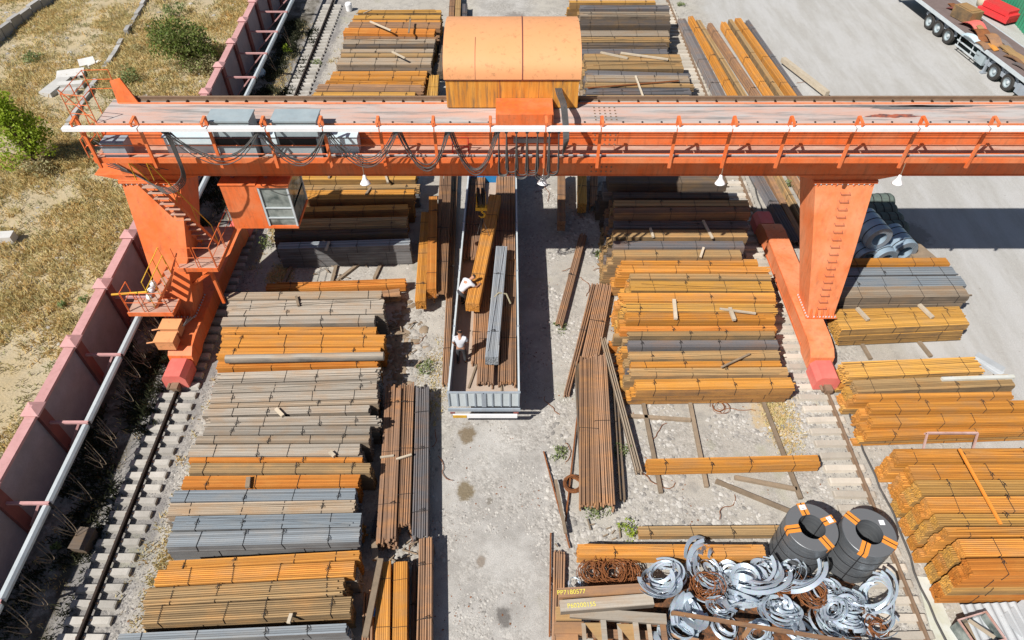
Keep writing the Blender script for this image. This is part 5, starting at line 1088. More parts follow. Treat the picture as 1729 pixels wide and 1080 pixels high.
# coils lying behind the right leg
def lying_coil(px, py, z, R, r, L, ang, mat, label, tilt=0):
    g = G(px, py, z); o = thing('strip_coil', label, 'steel coil', (g.x, g.y, max(0, z-R)), 0); ax = Vector((math.cos(ang)*math.cos(tilt), math.sin(ang)*math.cos(tilt), math.sin(tilt))); rt = R
    m = MB(); m.lathe([(R-.02,-L/2),(R,-L/2+.02),(R,L/2-.02),(R-.02,L/2),(r,L/2),(r,-L/2)], (0,0,R), 40, ax, closed=True); m.build('coil_body', MATS[mat], o, smooth=False)
    m = MB(); 
    for a in np.linspace(r+.03, R-.04, 5): m.lathe([(a,-L/2-.004),(a+.02,-L/2-.004),(a+.02,-L/2-.0),(a,-L/2-.0)], (0,0,R), 40, ax, closed=True)
    m.build('coil_face', MATS['slate'], o)
    m = MB()
    for f in (-.3, 0, .3): m.lathe([(R+.004,f*L-.02),(R+.012,f*L-.02),(R+.012,f*L+.02),(R+.004,f*L+.02)], (0,0,R), 40, ax, closed=True)
    m.build('coil_band', MATS['black'], o); return o
lying_coil(1470, 386, 1.6, .62, .34, 1.5, math.radians(100), 'bluecoil', 'blue-grey strip coil nearest the right leg, lying on top')
lying_coil(1514, 410, .75, .62, .34, 1.4, math.radians(100), 'bluecoil', 'sunlit blue-grey strip coil at the right end of the lying coils')
lying_coil(1482, 422, .55, .55, .3, 1.4, math.radians(100), 'bluecoil', 'blue-grey strip coil at the bottom behind the orange bundle')
lying_coil(1452, 420, .55, .5, .3, 1.4, math.radians(100), 'bluecoil', 'blue-grey strip coil half hidden by the crane leg')
for i, (px, py, l) in enumerate([(1480,342,'farthest'),(1484,358,'second farthest'),(1494,374,'middle'),(1502,388,'nearest')]):
    g = G(px, py, .45); m = MB(); m.lathe([(.0,-.75),(.38,-.74),(.46,-.6),(.47,.6),(.38,.74),(0,.75)], (0,0,.45), 20, (1,.05,0)); o = m.build('wrapped_roll', MATS['greenwrap'], None, (g.x, g.y, 0)); tag(o, l+' of four dark green wrapped rolls behind the blue coils', 'roll')
    m = MB(); [m.lathe([(.475,f-.02),(.485,f-.02),(.485,f+.02),(.475,f+.02)], (0,0,.45), 20, (1,.05,0), closed=True) for f in (-.4, 0, .4)]; m.build('binding', MATS['black'], o)
g = G(1541, 420, .5); tag(MB().box((0,0,.3), (.9,2.2,.5)).box((0,0,.58), (.95,2.3,.05)).build('wooden_crate', MATS['timber'], None, (g.x, g.y, 0), .35), 'brown wooden crate at the right of the blue-grey coils', 'crate')
# ================================================================ scrap heap at the bottom
rs = random.Random(21)
def ring_coil(px, py, z, R, turns, w, tilt, az_, label, spread=.25, mat='galv', name='scrap_strip_coil', th=.005):
    g = G(px, py, z); m = MB(); ax = Vector((math.sin(tilt)*math.cos(az_), math.sin(tilt)*math.sin(az_), math.cos(tilt))); Q = ax.to_track_quat('Z', 'Y').to_matrix()
    for k in range(int(turns*1.6)):
        n = 34; pts = []; dirs = []; rr = R*(1-.075*k*rs.uniform(.3,1.3)); a0 = rs.uniform(0, 6.28); arc_ = rs.uniform(4.4, 6.6); off = Vector((rs.uniform(-.07,.07), rs.uniform(-.07,.07), (k-turns/2)*w*spread+rs.uniform(-.02,.02)))
        tw = Vector((rs.uniform(-spread,spread), rs.uniform(-spread,spread), 0)); sq = rs.uniform(.7, 1.12); ph = rs.uniform(0, 6); cone = rs.choice([.1, .8, 1.6, 2.5, -.6])
        for i in range(n+1):
            a = a0+arc_*i/n; q = rr*(1+.05*math.sin(2*a+ph)+.04*i/n); p = Vector((q*math.cos(a), q*math.sin(a)*sq, 0))+off+Vector((0,0,(p_x:=tw.x*math.cos(a)+tw.y*math.sin(a))*R*.9+w*.35*i/n))
            pts.append(Q @ p); dirs.append(Q @ (Vector((0,0,1))+Vector((math.cos(a), math.sin(a), 0))*rs.uniform(-.06,.06)+Vector((math.cos(a), math.sin(a), 0))*cone))
        m.ribbon(pts, dirs, w*.7*rs.uniform(.5, 1.4), th)
    mz = min(v[2] for v in m.v); zz = max(z, -mz+.01)
    o = m.build(name, MATS[mat], None, (g.x, g.y, zz), 0, False); return tag(o, label, 'scrap coil')
rings = [(1122,972,.75,.66,7,.13,.55,1.9,'largest upright ring of silvery strip at the left end of the scrap heap'),(1192,965,.5,.6,6,.12,.3,.5,'loose silvery strips fanning behind the left big ring'),(1262,985,.75,.72,8,.15,.5,2.2,'big silvery coil lying in the middle of the scrap heap'),
 (1255,1010,.8,.45,6,.3,1.2,1.2,'wide striped silvery strip coil in front of the big middle coil'),(1217,1025,.75,.36,5,.09,.5,1.7,'small double ring of silver strip left of the striped coil'),(1225,1060,.3,.42,6,.09,.4,.6,'tangled silvery rings below the brown rail'),
 (1300,965,.8,.5,5,.10,.4,1.2,'silver ring leaning on the left black coil'),(1330,972,.9,.62,5,.09,.9,2.4,'long arched silver strip in front of the left black coil'),(1320,1032,.8,.55,7,.14,.35,1.3,'broad flattened silver ring by the rail'),(1290,1015,.5,.4,4,.1,.6,.3,'silver loop between the striped coil and the flattened ring'),
 (1400,990,.75,.3,5,.09,.5,1.0,'small silver ring between the two black coils'),(1408,1030,.8,.42,6,.1,.8,2.7,'silver strip fan in the right part of the heap'),(1430,1045,.6,.55,9,.12,.7,1.4,'largest silver fan of strips at the right of the heap'),(1440,1010,.85,.4,6,.08,.5,.9,'bright silver bundle right of the rusty nest'),
 (1483,1010,.7,.62,4,.1,.9,2.9,'tall silver ring at the right end of the scrap heap'),(1487,1050,.4,.5,4,.1,.8,2.6,'dark silvery ring at the lower right of the heap'),(1382,1000,.7,.4,4,.08,.3,.4,'flat silver loop round the rusty nest'),(1350,1065,.2,.5,6,.12,.3,.9,'silver strips under the brown rail on the right'),
 (1160,1040,.4,.5,5,.3,.25,.2,'wide bright sheet strips beside the grey frame'),(1145,1070,.3,.5,4,.3,.2,1.2,'wide silver offcuts at the bottom beside the frame'),(1185,1000,.4,.42,5,.08,.5,2.0,'dark tangle of silver strips behind the small double ring'),(1280,1070,.2,.45,6,.1,.4,2.2,'silver strip rings at the bottom edge, centre of the heap'),
 (972,986,.4,.2,3,.04,.25,.3,'thin white wire ring lying above the yellow-marked beams'),(1395,1050,.4,.5,5,.11,.5,.3,'silver strips low in the heap before the rail end'),(1450,1075,.2,.5,5,.11,.4,1.6,'silver strip rings at the bottom right of the heap'),(1230,975,.4,.5,5,.11,.5,2.8,'silvery strips between the left ring and the big middle coil')]
for r in rings: ring_coil(*r)
def strips(px, py, z, R, n, w, a0, span, tilt, az_, label):
    g = G(px, py, z); m = MB(); ax = Vector((math.sin(tilt)*math.cos(az_), math.sin(tilt)*math.sin(az_), math.cos(tilt))); Q = ax.to_track_quat('Z', 'Y').to_matrix()
    for k in range(n):
        rr = R*(1-.1*k*rs.uniform(.6,1.2)); o_ = Vector((rs.uniform(-.1,.1), rs.uniform(-.1,.1), rs.uniform(-.05,.1)+.04*k)); pts = []; dirs = []; aa = a0+rs.uniform(-.3,.3); tw = rs.uniform(-.6,.6)
        for i in range(21):
            a = aa+span*i/20; u = Vector((math.cos(a), math.sin(a), 0)); pts.append(Q @ (u*rr*(1+.1*i/20)+o_+Vector((0,0,.12*math.sin(i/20*PI+k))))); dirs.append(Q @ (u+Vector((0,0,tw+.5*i/20))))
        m.ribbon(pts, dirs, w*rs.uniform(.8,1.3), .005)
    mz = min(v[2] for v in m.v); o = m.build('scrap_strips', MATS['galv'], None, (g.x, g.y, max(z, -mz+.01)), 0, False); tag(o, label, 'scrap strips')
for a in [(1112,985,.9,.62,5,.12,.2,3.3,.35,1.5,'broad pale arcs of strip over the left big ring'),(1205,958,.6,.9,7,.14,-.6,1.5,.35,.6,'fan of long silver strips behind the heap, left of centre'),(1275,968,1.0,.85,5,.13,.5,2.4,.45,2,'long pale arch of strip crossing the big middle coil'),(1180,1045,.7,.8,5,.22,.2,1.2,.2,.2,'wide pale sheet offcuts behind the brown rail'),
   (1340,958,1.1,.8,4,.10,.3,2.0,.5,2.6,'high silver arch below the left black coil'),(1255,1028,1.0,.55,8,.14,-1.2,1.9,1.0,1.6,'vertical silver strips hanging in the middle of the heap'),(1425,1040,.9,.7,9,.11,-2.4,1.7,.5,1.2,'radiating silver strips in the right part of the heap'),(1470,1000,.8,.7,4,.10,.1,2.6,.7,2.9,'outer silver arc at the right end of the heap'),(1310,1050,.8,.7,5,.14,2.6,2.3,.4,1.0,'pale curved strips in front of the flattened ring'),(1150,1075,.4,.8,5,.2,.4,1.3,.3,.8,'silver offcuts beside the brown post at the bottom')]: strips(*a)
def nest(px, py, z, R, n, mat, label, name='wire_nest', flat=.5):
    g = G(px, py, z); m = MB()
    for k in range(n):
        rr = R*rs.uniform(.45, 1); a0 = rs.uniform(0, 6.3); L = rs.uniform(2, 6); c = Vector((rs.uniform(-.3,.3)*R, rs.uniform(-.3,.3)*R, rs.uniform(0,.5)*R)); tx_, ty_ = rs.uniform(-flat,flat), rs.uniform(-flat,flat)
        pts = [c+Vector((rr*math.cos(a0+L*i/12), rr*math.sin(a0+L*i/12), rr*(tx_*math.cos(a0+L*i/12)+ty_*math.sin(a0+L*i/12)))) for i in range(13)]; m.tube(pts, rs.uniform(.008,.016), 4)
    return tag(m.build(name, MATS[mat], None, tuple(g)), label, 'wire')
nest(1190,992,.5,.45,34,'rustwire','rusty wire nest left of the big middle silver coil'); nest(1325,990,.7,.42,34,'rustwire','rusty wire nest inside the silver ring below the left black coil'); nest(1372,1003,.7,.4,30,'scraprust','orange rusty nest between the two black coils')
nest(1035,968,.25,.55,46,'rustwire','heap of rusty wire and clips behind the yellow-marked beams'); nest(998,970,.25,.42,34,'scraprust','rusty wire scraps at the left end of the ribbed bundle'); nest(1062,972,.25,.4,30,'rustwire','rusty wire scraps at the right end of the wire heap'); nest(1478,1062,.3,.35,22,'scraprust','rusty wire among the silver rings at the lower right')
g = G(967, 820, .0); m = MB()
for k in range(26):
    rr = .24+.1*rs.random(); zz = .03+.2*rs.random(); pts = [(rr*math.cos(a)+rs.uniform(-.01,.01), rr*math.sin(a), zz+.03*math.sin(a+k)) for a in [2*PI*i/20 for i in range(21)]]; m.tube(pts, .013, 4)
tag(m.build('wire_coil', MATS['scraprust'], None, tuple(g)), 'neat round coil of rusty wire beside the big brown rod pile', 'wire coil')
# dark heap under the frames so the scrap rests on something
m = MB(); vs = []; nx_, ny_ = 40, 18; cg0 = G(1250, 1035, 0)
for j in range(ny_+1):
    for i in range(nx_+1):
        x, y = -4.7+8.6*i/nx_, -1.5+2.7*j/ny_; x += .35*mn.noise(Vector((y*2, x, 7))); y += .3*mn.noise(Vector((x*1.5, y, 8))); e = min(1, i/4, (nx_-i)/4, j/4, (ny_-j)/4); vs.append((x, y, e*(.16+.22*mn.noise(Vector((x*.9, y*.9, 1)))+.12*mn.noise(Vector((x*3, y*3, 2))))-.02))
m.add(vs, [(j*(nx_+1)+i, j*(nx_+1)+i+1, (j+1)*(nx_+1)+i+1, (j+1)*(nx_+1)+i) for j in range(ny_) for i in range(nx_)]); tag(m.build('scrap_litter', MATS['litter'], None, (cg0.x, cg0.y, 0)), 'rusty litter of wire and offcuts under the silver scrap', 'scrap', kind='stuff')
# channel beams with yellow marks, frames
def ibeam(p, q, w, h, mat, name, label, marks=None, cat='steel beam'):
    p, q = Vector(p), Vector(q); d = (q-p); L = d.length; ang = math.atan2(d.y, d.x); c = (p+q)/2; m = MB(); t = .02
    m.box((0, -w/2+t/2, h/2), (L, t, h)); m.box((0, w/2-t/2, h/2), (L, t, h)); m.box((0, 0, h-.012), (L-.004, w-2*t-.002, t)); m.box((0, 0, h*.35), (L-.004, w-2*t-.002, t))
    o = m.build(name, MATS[mat], None, tuple(c)); o.rotation_euler = (0, -math.asin(d.z/L), ang); tag(o, label, cat)
    if marks: text_obj(marks[0], marks[1], (marks[2], -.03+marks[3], h+.006), (0, 0, 0), 'yellowmark', o, 'yellow_writing', .001, (0,0,0))
    return o
ibeam(G(942,1005,.9), G(1097,996,.9), .28, .2, 'brown', 'channel_beam', 'brownish steel channel with yellow writing at its left end', ('PP7180577', .19, -1.0, -.03))
ibeam(G(945,1028,.9), G(1101,1016,.9), .34, .24, 'grey', 'channel_beam', 'blue-grey steel channel with yellow writing in front of the brownish one', ('P60200155', .19, -.75, -.05))
ibeam(G(938,1042,.5), G(980,1042,.5), .4, .3, 'tan', 'channel_beam', 'short tan channel end under the yellow-marked beams')
fr = thing('welded_frame', 'grey welded steel frame with gusset plates at the bottom edge', 'steel frame', tuple(G(1040,1060,0))); of = tuple(G(1040,1060,0))
def fp(name, a, b, w, h, mat='grey'): MB().beam(a, b, w, h).build(name, MATS[mat], fr, origin=of)
a, b = G(962,1034,.85), G(1125,1046,.85); fp('top_chord', a, b, .3, .12)
for i, px in enumerate((1018, 1072, 1118)):
    q = G(px, 1044+i*2, .83); fp('upright', q, q+Vector((0,-1.2,-.05)), .16, .1, 'grey' if i < 2 else 'brown')
    if i < 2: q2 = q+Vector((0,-.12,.0)); MB().add([tuple(q2+Vector((-.55,0,.0))), tuple(q2+Vector((-.0,0,.0))), tuple(q2+Vector((-.0,-.75,.0))), tuple(q2+Vector((-.55,0,-.02))), tuple(q2+Vector((0,0,-.02))), tuple(q2+Vector((0,-.75,-.02)))], [(0,2,1),(3,4,5),(0,1,4,3),(1,2,5,4),(2,0,3,5)]).build('gusset', MATS['tan'], fr, origin=of)
for px in (985, 1045, 1095): q = G(px, 1052, .8); fp('slat', q, q+Vector((0,-1.2,0)), .12, .03)
fp('lower_chord', G(962,1068,.45), G(1125,1074,.45), .25, .1, 'brown')
ibeam(G(935,1064,.55), G(985,1064,.55), .32, .25, 'brown', 'channel_beam', 'short brown channel stub at the bottom left of the frame')
ibeam(G(938,1078,.45), G(975,1078,.45), .32, .25, 'brown', 'channel_beam', 'lowest brown channel stub at the bottom edge')
rk = thing('rail_frame', 'brown steel tube rail running in front of the silver scrap', 'rail frame', tuple(G(1300,1050,0))); og = tuple(G(1300,1050,0))
MB().beam(G(1134,1034,1.05), G(1520,1098,1.05), .1, .1).build('top_rail', MATS['redpost'] if 0 else MATS['brown'], rk, origin=og)
for px, py in ((1136,1035),(1268,1057),(1410,1080),(1515,1097)): q = G(px, py, 1.0); MB().beam((q.x, q.y, 0), (q.x, q.y, 1.0), .09, .09).build('rail_post', MATS['brown'], rk, origin=og)
MB().beam(G(1128,1072,.6), G(1180,1082,.6), .1, .1).build('lower_rail', MATS['brown'], rk, origin=og)
# trestle
tp = [G(1566,731,.85), G(1651,731,.85)]; ts = thing('pipe_trestle', 'pale pinkish tube trestle standing between the two right-hand stacks', 'trestle', (tp[0].x, tp[0].y, 0)); og = (tp[0].x, tp[0].y, 0)
MB().beam(tp[0], tp[1], .07, .07).build('top_bar', MATS['trestle'], ts, origin=og)
for q in tp:
    for d in (-.38, .38): MB().beam((q.x, q.y, .85), (q.x+.0, q.y+d, .0), .06, .06).build('leg', MATS['trestle'], ts, origin=og)
# pale sheet, glass tank, corrugated sheets bottom right
gA = [G(1548,972,.06), G(1573,975,.06), G(1630,1110,.06), G(1585,1115,.06)]; m = MB(); m.add([tuple(p) for p in gA]+[(p.x, p.y, .03) for p in gA], [(3,2,1,0),(4,5,6,7),(0,1,5,4),(1,2,6,5),(2,3,7,6),(3,0,4,7)]); tag(m.build('metal_sheet', MATS['palesheet']), 'pale greenish metal sheet lying beside the right crane rail', 'sheet')
g = G(1640,1075,0); bx_ = thing('glass_box', 'small framed glass-sided box at the bottom edge, lower right', 'box', tuple(g), .25)
for x0, x1, y0, y1 in ((-.5,.5,-.42,-.38),(-.5,.5,.38,.42),(-.5,-.46,-.38,.38),(.46,.5,-.38,.38)): MB().bb(x0, x1, y0, y1, .6, .66).build('frame_bar', MATS['trestle'], bx_)
MB().bb(-.46,.46,-.4,-.39,.02,.6).bb(-.46,.46,.39,.4,.02,.6).bb(-.49,-.48,-.38,.38,.02,.6).bb(.48,.49,-.38,.38,.02,.6).build('glass_side', MATS['glass'], bx_); MB().bb(-.46,.46,-.38,.38,.0,.02).build('box_floor', MATS['timber'], bx_)
MB().beam((-.1,.35,.5), (.15,-.3,.7), .12, .03).build('plank_end', MATS['palewood'], bx_)
for i, (px, py, rot, z, lab) in enumerate([(1690,1062,.05,.25,'upper white corrugated sheet in the bottom right corner'),(1715,1085,-.12,.15,'lower white corrugated sheet in the bottom right corner')]):
    g = G(px, py, z); m = MB(); vs = []; n = 40
    for k in range(n+1): x = -.9+1.8*k/n; zz = .03*math.sin(k*PI/3); vs += [(x, -1.2, zz), (x, .75, zz+.05)]
    m.add(vs, [(2*k, 2*k+2, 2*k+3, 2*k+1) for k in range(n)]); m.add([(a, b, c-.006) for a, b, c in vs], [(2*k+1, 2*k+3, 2*k+2, 2*k) for k in range(n)]); tag(m.build('corrugated_sheet', MATS['litegrey'], None, tuple(g), rot), lab, 'sheet')
gA = [G(1690,1040,.3), G(1735,1005,.3), G(1760,1060,.3), G(1725,1075,.3)]; m = MB(); m.add([tuple(p) for p in gA]+[(p.x, p.y, .27) for p in gA], [(3,2,1,0),(4,5,6,7),(0,1,5,4),(1,2,6,5),(2,3,7,6),(3,0,4,7)]); tag(m.build('flat_panel', MATS['litegrey']), 'flat pale blue panel behind the white corrugated sheets', 'panel')
# steel sheets beyond the right edge stack, blue tarp etc.
g = G(1672, 616, .15); m = MB(); 
for k in range(4): m.box((.05*k, .08*k, .02+.02*k), (.3, 1.1, .008), Matrix.Rotation(.55+.05*k, 3, 'Z'))
tag(m.build('sheet_pack', MATS['litegrey'], None, (g.x, g.y, 0)), 'thin pale blue sheets lying at the end of the ochre rods', 'sheets')
g = G(148, 918, 0); m = MB(); m.box((0,0,.2), (.5,.7,.4)); m.box((0,0,.415), (.55,.75,.03)); tag(m.build('rusty_box', MATS['dark'], None, tuple(g), -.1), 'rusty box standing by the left rail, coloured dark for the wall shadow', 'box')  # dark material stands in for wall shadow that only partly reaches the box
g = G(440, 128, 0); m = MB(); m.lathe([(0,0),(.35,.02),(.4,.25),(.25,.5),(0,.6)], (0,0,0), 9); tag(m.build('sack', MATS['lightblue'], None, tuple(g)), 'blue-white crumpled sack at the foot of the upper wall', 'sack')
g = G(590, 18, 0); tag(MB().lathe([(0,0),(.22,.02),(.26,.5),(.2,.6),(0,.62)], (0,0,0), 14).build('white_drum', MATS['white'], None, tuple(g)), 'white drum at the back corner of the far left stack', 'drum')
g = G(608, 955, .0)
tag(MB().lathe([(0,0),(.035,.0),(.035,.2),(.014,.25),(.014,.28),(0,.28)], (0,0,0), 10, (0,1,.1)).build('plastic_bottle', MATS['truckblue'], None, tuple(G(631,1040,.75))), 'small blue plastic bottle lying between plank and orange bundle', 'bottle')
# loose bent rods and wires over the gravel
def wire(px, py, L, n, mat, label, z=.02, ang=None, bend=.7):
    g = G(px, py, z); a = rs.uniform(0, 6.3) if ang is None else ang; p = Vector((0,0,.015)); pts = [p.copy()]
    for i in range(n): a += rs.uniform(-bend, bend); p = p+Vector((math.cos(a)*L/n, math.sin(a)*L/n, rs.uniform(-.01,.02))); p.z = max(.012, p.z); pts.append(p.copy())
    return tag(MB().tube(pts, .013, 5).build('loose_wire', MATS[mat], None, tuple(g)), label, 'wire')
for px, py, l in [(1210,690,'bent wire loop on gravel between the bearers'),(1140,815,'bent wire below the lone orange bundle'),(1010,445,'tangled wire on gravel in front of the shaded stack'),(1030,455,'curly wire beside the orange stack corner'),(965,445,'wire on gravel by the slanting rods'),(990,500,'wire end between the rod fans'),(945,700,'bent wire right of the truck shadow'),(1035,560,'wire loop near the pallet'),(955,780,'long thin wire at the lane edge'),(1240,835,'brown wire on gravel left of the coils'),(735,725,'short wire on the lane edge near the slate rods'),(740,770,'second short wire on the lane edge'),(690,935,'twisted wire among rubble at the lane'),(680,560,'curled wire by the rubble pile'),(700,580,'rusty wire lying over the rubble pile'),(1100,760,'wire left of the lone bundle'),(925,340,'dark wire on gravel in the sun patch'),(1345,140,'wire lying by the long bars in the upper right')]:
    wire(px, py, rs.uniform(.7,1.6), 9, 'rustwire', l)
nest(1215,688,.02,.3,5,'rustwire','loose loops of bent wire on the gravel between bearers','wire_loops',.1); nest(1025,445,.02,.35,8,'cable','dark wire loops lying on pale gravel by the orange stack','wire_loops',.1)
for a, b, l in [((918,762),(962,925),'longest slanting rusty bar at the lane edge'),((975,700),(955,880),'dark branch-like bar crossing the slanting bar'),((930,900),(928,1075),'thin upright rod at the lane edge by the frame')]: stick([a, b], .12, .03, 'rustwire', l, 'loose_bar', 'bar')
# ================================================================ plants
def leaves_mesh(name, blobs, n, size, mat, parent=None, rg=None, loc=(0,0,0)):
    rg = rg or np.random.RandomState(3); V = []; T = []
    tot = sum(b[3]**2 for b in blobs)
    for (x, y, z, r) in blobs:
        k = int(n*r*r/tot); d = rg.normal(size=(k, 3)); d /= np.linalg.norm(d, axis=1)[:, None]; rad = r*(.45+.6*rg.rand(k)**.6)[:, None]; p = np.array([x, y, z])+d*rad*np.array([1, 1, .85])
        a = rg.normal(size=(k, 3)); a /= np.linalg.norm(a, axis=1)[:, None]; b_ = np.cross(a, rg.normal(size=(k, 3))); b_ /= np.linalg.norm(b_, axis=1)[:, None]; s = size*(.6+.8*rg.rand(k))[:, None]
        V.append(np.stack([p-a*s, p-b_*s*.5, p+a*s, p+b_*s*.5], axis=1).reshape(-1, 3)); T.append(rg.rand(k)*.8)
    V = np.concatenate(V); T = np.concatenate(T); F_ = np.arange(len(V)).reshape(-1, 4); o = array_mesh(name, V, F_, MATS[mat], T); o.parent = parent; o.location = loc; return o
def plant(px, py, z, label, name, h, w, n, size, mat, seed, nb=14, trunk=True, squash=1.0, cat='bush'):
    g = G(px, py, 0); g.z = field_z(g.x, g.y) if g.x < wall_x(g.y) else 0; rg = np.random.RandomState(seed); o = thing(name, label, cat, tuple(g))
    bl = []
    for i in range(nb): a = rg.rand()*6.28; rr = w*.62*rg.rand()**.6; zz = h*(.2+.7*rg.rand())*squash; sh = (1-.5*abs(zz/h-.45)) if h < 4 else 1.25*(1.08-zz/h); bl.append((rr*math.cos(a)*sh, rr*math.sin(a)*sh, zz, w*(.2+.16*rg.rand())*(1 if h < 4 else (.62+.5*(1-zz/h)))))
    if trunk:
        m = MB(); m.tube([(0,0,-.1), (.03,.02,h*.3), (.0,.05,h*.55)], [w*.06, w*.045, w*.025], 7)
        for b in bl: m.tube([(0,0,h*.12), (b[0]*.5, b[1]*.5, b[2]*.6), (b[0], b[1], b[2])], [w*.025, w*.016, w*.006], 5)
        m.build('trunk', MATS['bark'], o)
    leaves_mesh('crown', bl, n, size, mat, o, rg); return o
plant(66, 284, 0, 'bright yellow-green leafy tree at the left edge of the field', 'young_tree', 4.4, 2.1, 4600, .085, 'leaf_bright', 5, 46, cat='tree')
plant(322, 112, 0, 'dense dark green bush in dry grass left of the upper wall', 'bush', 2.6, 2.9, 6500, .085, 'leaf_dark', 8, 30)
plant(338, 122, 0, 'brownish twiggy undergrowth on the near side of the dark bush', 'bush', .9, 2.2, 1700, .07, 'grass_brown', 9, 14)
for i, (px, py, h, w, mt, l) in enumerate([(300,30,.9,1.3,'leaf_weed','pale green low shrub beyond the dark bush'),(225,148,1.0,1.3,'leaf_weed','yellowish green low shrub behind the crane end'),(60,105,.6,1.0,'leaf_weed','green weed patch above the bright tree'),(75,300,.8,1.2,'grass_brown','brown scrub at the foot of the bright tree'),(230,88,.5,.9,'grass_brown','small brown shrub on the kerb line'),(145,512,.35,.35,'leaf_weed','small green sprig left of the wall by the carriage'),(110,520,.3,.4,'leaf_weed','tiny green weed in the dry grass left of the wall'),
    (452,415,.5,.5,'leaf_weed','bright weed by the left track under the cabin'),(487,88,.5,.5,'leaf_bright','lone green weed on dark soil beside the upper wall'),(1010,862,.35,.7,'leaf_weed','green weeds at the near end of the brown rod pile'),(1058,897,.4,.55,'leaf_bright','bright green weed behind the big ribbed bundle'),(943,768,.25,.55,'leaf_weed','sparse weed at the lane edge right'),(1052,765,.3,.5,'leaf_weed','weeds growing right of the brown rod pile'),(1332,317,.4,.5,'leaf_weed','green weed among the long bars by the right leg'),(535,110,.3,.6,'leaf_weed','weed at the left end of the far left stack'),(95,925,.2,.3,'leaf_weed','tiny yellow weed in the wall shadow'),(945,555,.2,.5,'leaf_weed','sparse greenery beside the slanting rod bundle'),(715,622,.2,.6,'leaf_weed','sparse greenery left of the thin rods by the truck'),(1150,10,.3,.5,'leaf_weed','small weed at the top edge beyond the right track'),(1010,430,.15,.4,'leaf_weed','thin greenery by the shaded stack corner')]):
    plant(px, py, 0, l, 'weed' if w < 1 else 'shrub', h, w, int(260*w+60), .045 if w < 1 else .08, mt, 30+i, 9, False, cat='weed' if w < 1 else 'shrub')
# dry grass on the field
def grass(name, N, xr, yr, mat, label, hr, seed, dens=None, spread=.12, per=7):
    rg = np.random.RandomState(seed); V = []; T = []; cnt = 0
    while cnt < N:
        x = xr[0]+(xr[1]-xr[0])*rg.rand(); y = yr[0]+(yr[1]-yr[0])*rg.rand(); wx = wall_x(y)
        if seed < 100 and x > wx-.35: continue
        if dens and not dens(x, y, rg): continue
        z = field_z(x, y) if x < wx else 0; h = hr[0]+(hr[1]-hr[0])*rg.rand(); t = rg.rand()*.9; cnt += 1
        if abs(mn.noise(Vector((x*.3, y*.3, 9)))) > .2: h *= 1.35
        for _ in range(per):
            a = rg.rand()*6.28; bx, by = x+rg.normal()*spread, y+rg.normal()*spread; dx, dy = math.cos(a), math.sin(a); w = .013+.012*rg.rand(); ln = h*(.6+.6*rg.rand()); lean = ln*(.3+.7*rg.rand())
            V += [(bx-dy*w, by+dx*w, z-.02), (bx+dy*w, by-dx*w, z-.02), (bx+dx*lean*.55+dy*w*.7, by+dy*lean*.55-dx*w*.7, z+ln*.7), (bx+dx*lean, by+dy*lean, z+ln*.85)]; T.append(t)
    o = array_mesh(name, np.array(V), np.arange(len(V)).reshape(-1, 4), MATS[mat], T); tag(o, label, 'grass', kind='stuff'); return o
def dn(x, y, rg): return mn.noise(Vector((x*.22, y*.22, 4)))+.35*mn.noise(Vector((x*.9, y*.9, 6)))+.22 > rg.rand()*.5
def inview(x, y): t = math.hypot(0, 0); d = y*CS+H*SN; return abs(x)/max(d, 1) < .80
grass('dry_grass', 15500, (-44, -16), (8, 62), 'grass_dry', 'straw-coloured dry grass covering the field beyond the wall', (.10, .28), 5, lambda x, y, r: inview(x, y) and dn(x, y, r), .13, 7)
grass('brown_weeds', 6500, (-44, -16), (8, 62), 'grass_brown', 'brown low weeds mixed into the dry field', (.06, .18), 6, lambda x, y, r: inview(x, y), .12, 7)
grass('trackside_weeds', 380, (-15.6, -11.5), (7, 50), 'grass_dry', 'sparse straw-coloured weeds along the left track', (.06, .16), 105, lambda x, y, r: x > -12.2 or x < -13.9, .08, 6)
for q, (px, py, rx, ry, nn) in enumerate([(1318,705,.5,1.3,420),(475,465,.45,.8,260),(470,385,.3,.9,120),(735,640,.5,1.6,200),(300,890,.35,2.5,260),(275,965,.3,2.0,200),(470,150,.4,3.5,260)]):
    gq_ = G(px, py, 0); rgq = np.random.RandomState(200+q)
    grass('dry_patch', nn, (gq_.x-rx*2, gq_.x+rx*2), (gq_.y-ry*1.5, gq_.y+ry*1.5), 'grass_dry', ['sandy straw patch left of the right rail','straw patch on sunny ground below the cabin','thin straw by the left rail under the cabin','thin straw left of the truck','straw along the left rail near the blue rows','straw beside the left rail at the near end','straw along the left rail at the far end'][q], (.03, .10), 120+q, lambda x, y, r: ((x-gq_.x)/rx)**2+((y-gq_.y)/ry)**2 < 2.5*r.rand(), .07, 6)
grass('wall_scrub', 2600, (-16.2, -13.6), (7, 50), 'leaf_scrub', 'dark scrub growing along the shaded foot of the pink wall', (.08, .3), 140, lambda x, y, r: x > wall_x(y)+.3 and mn.noise(Vector((x*.8, y*.5, 2))) > -.1, .12, 7)
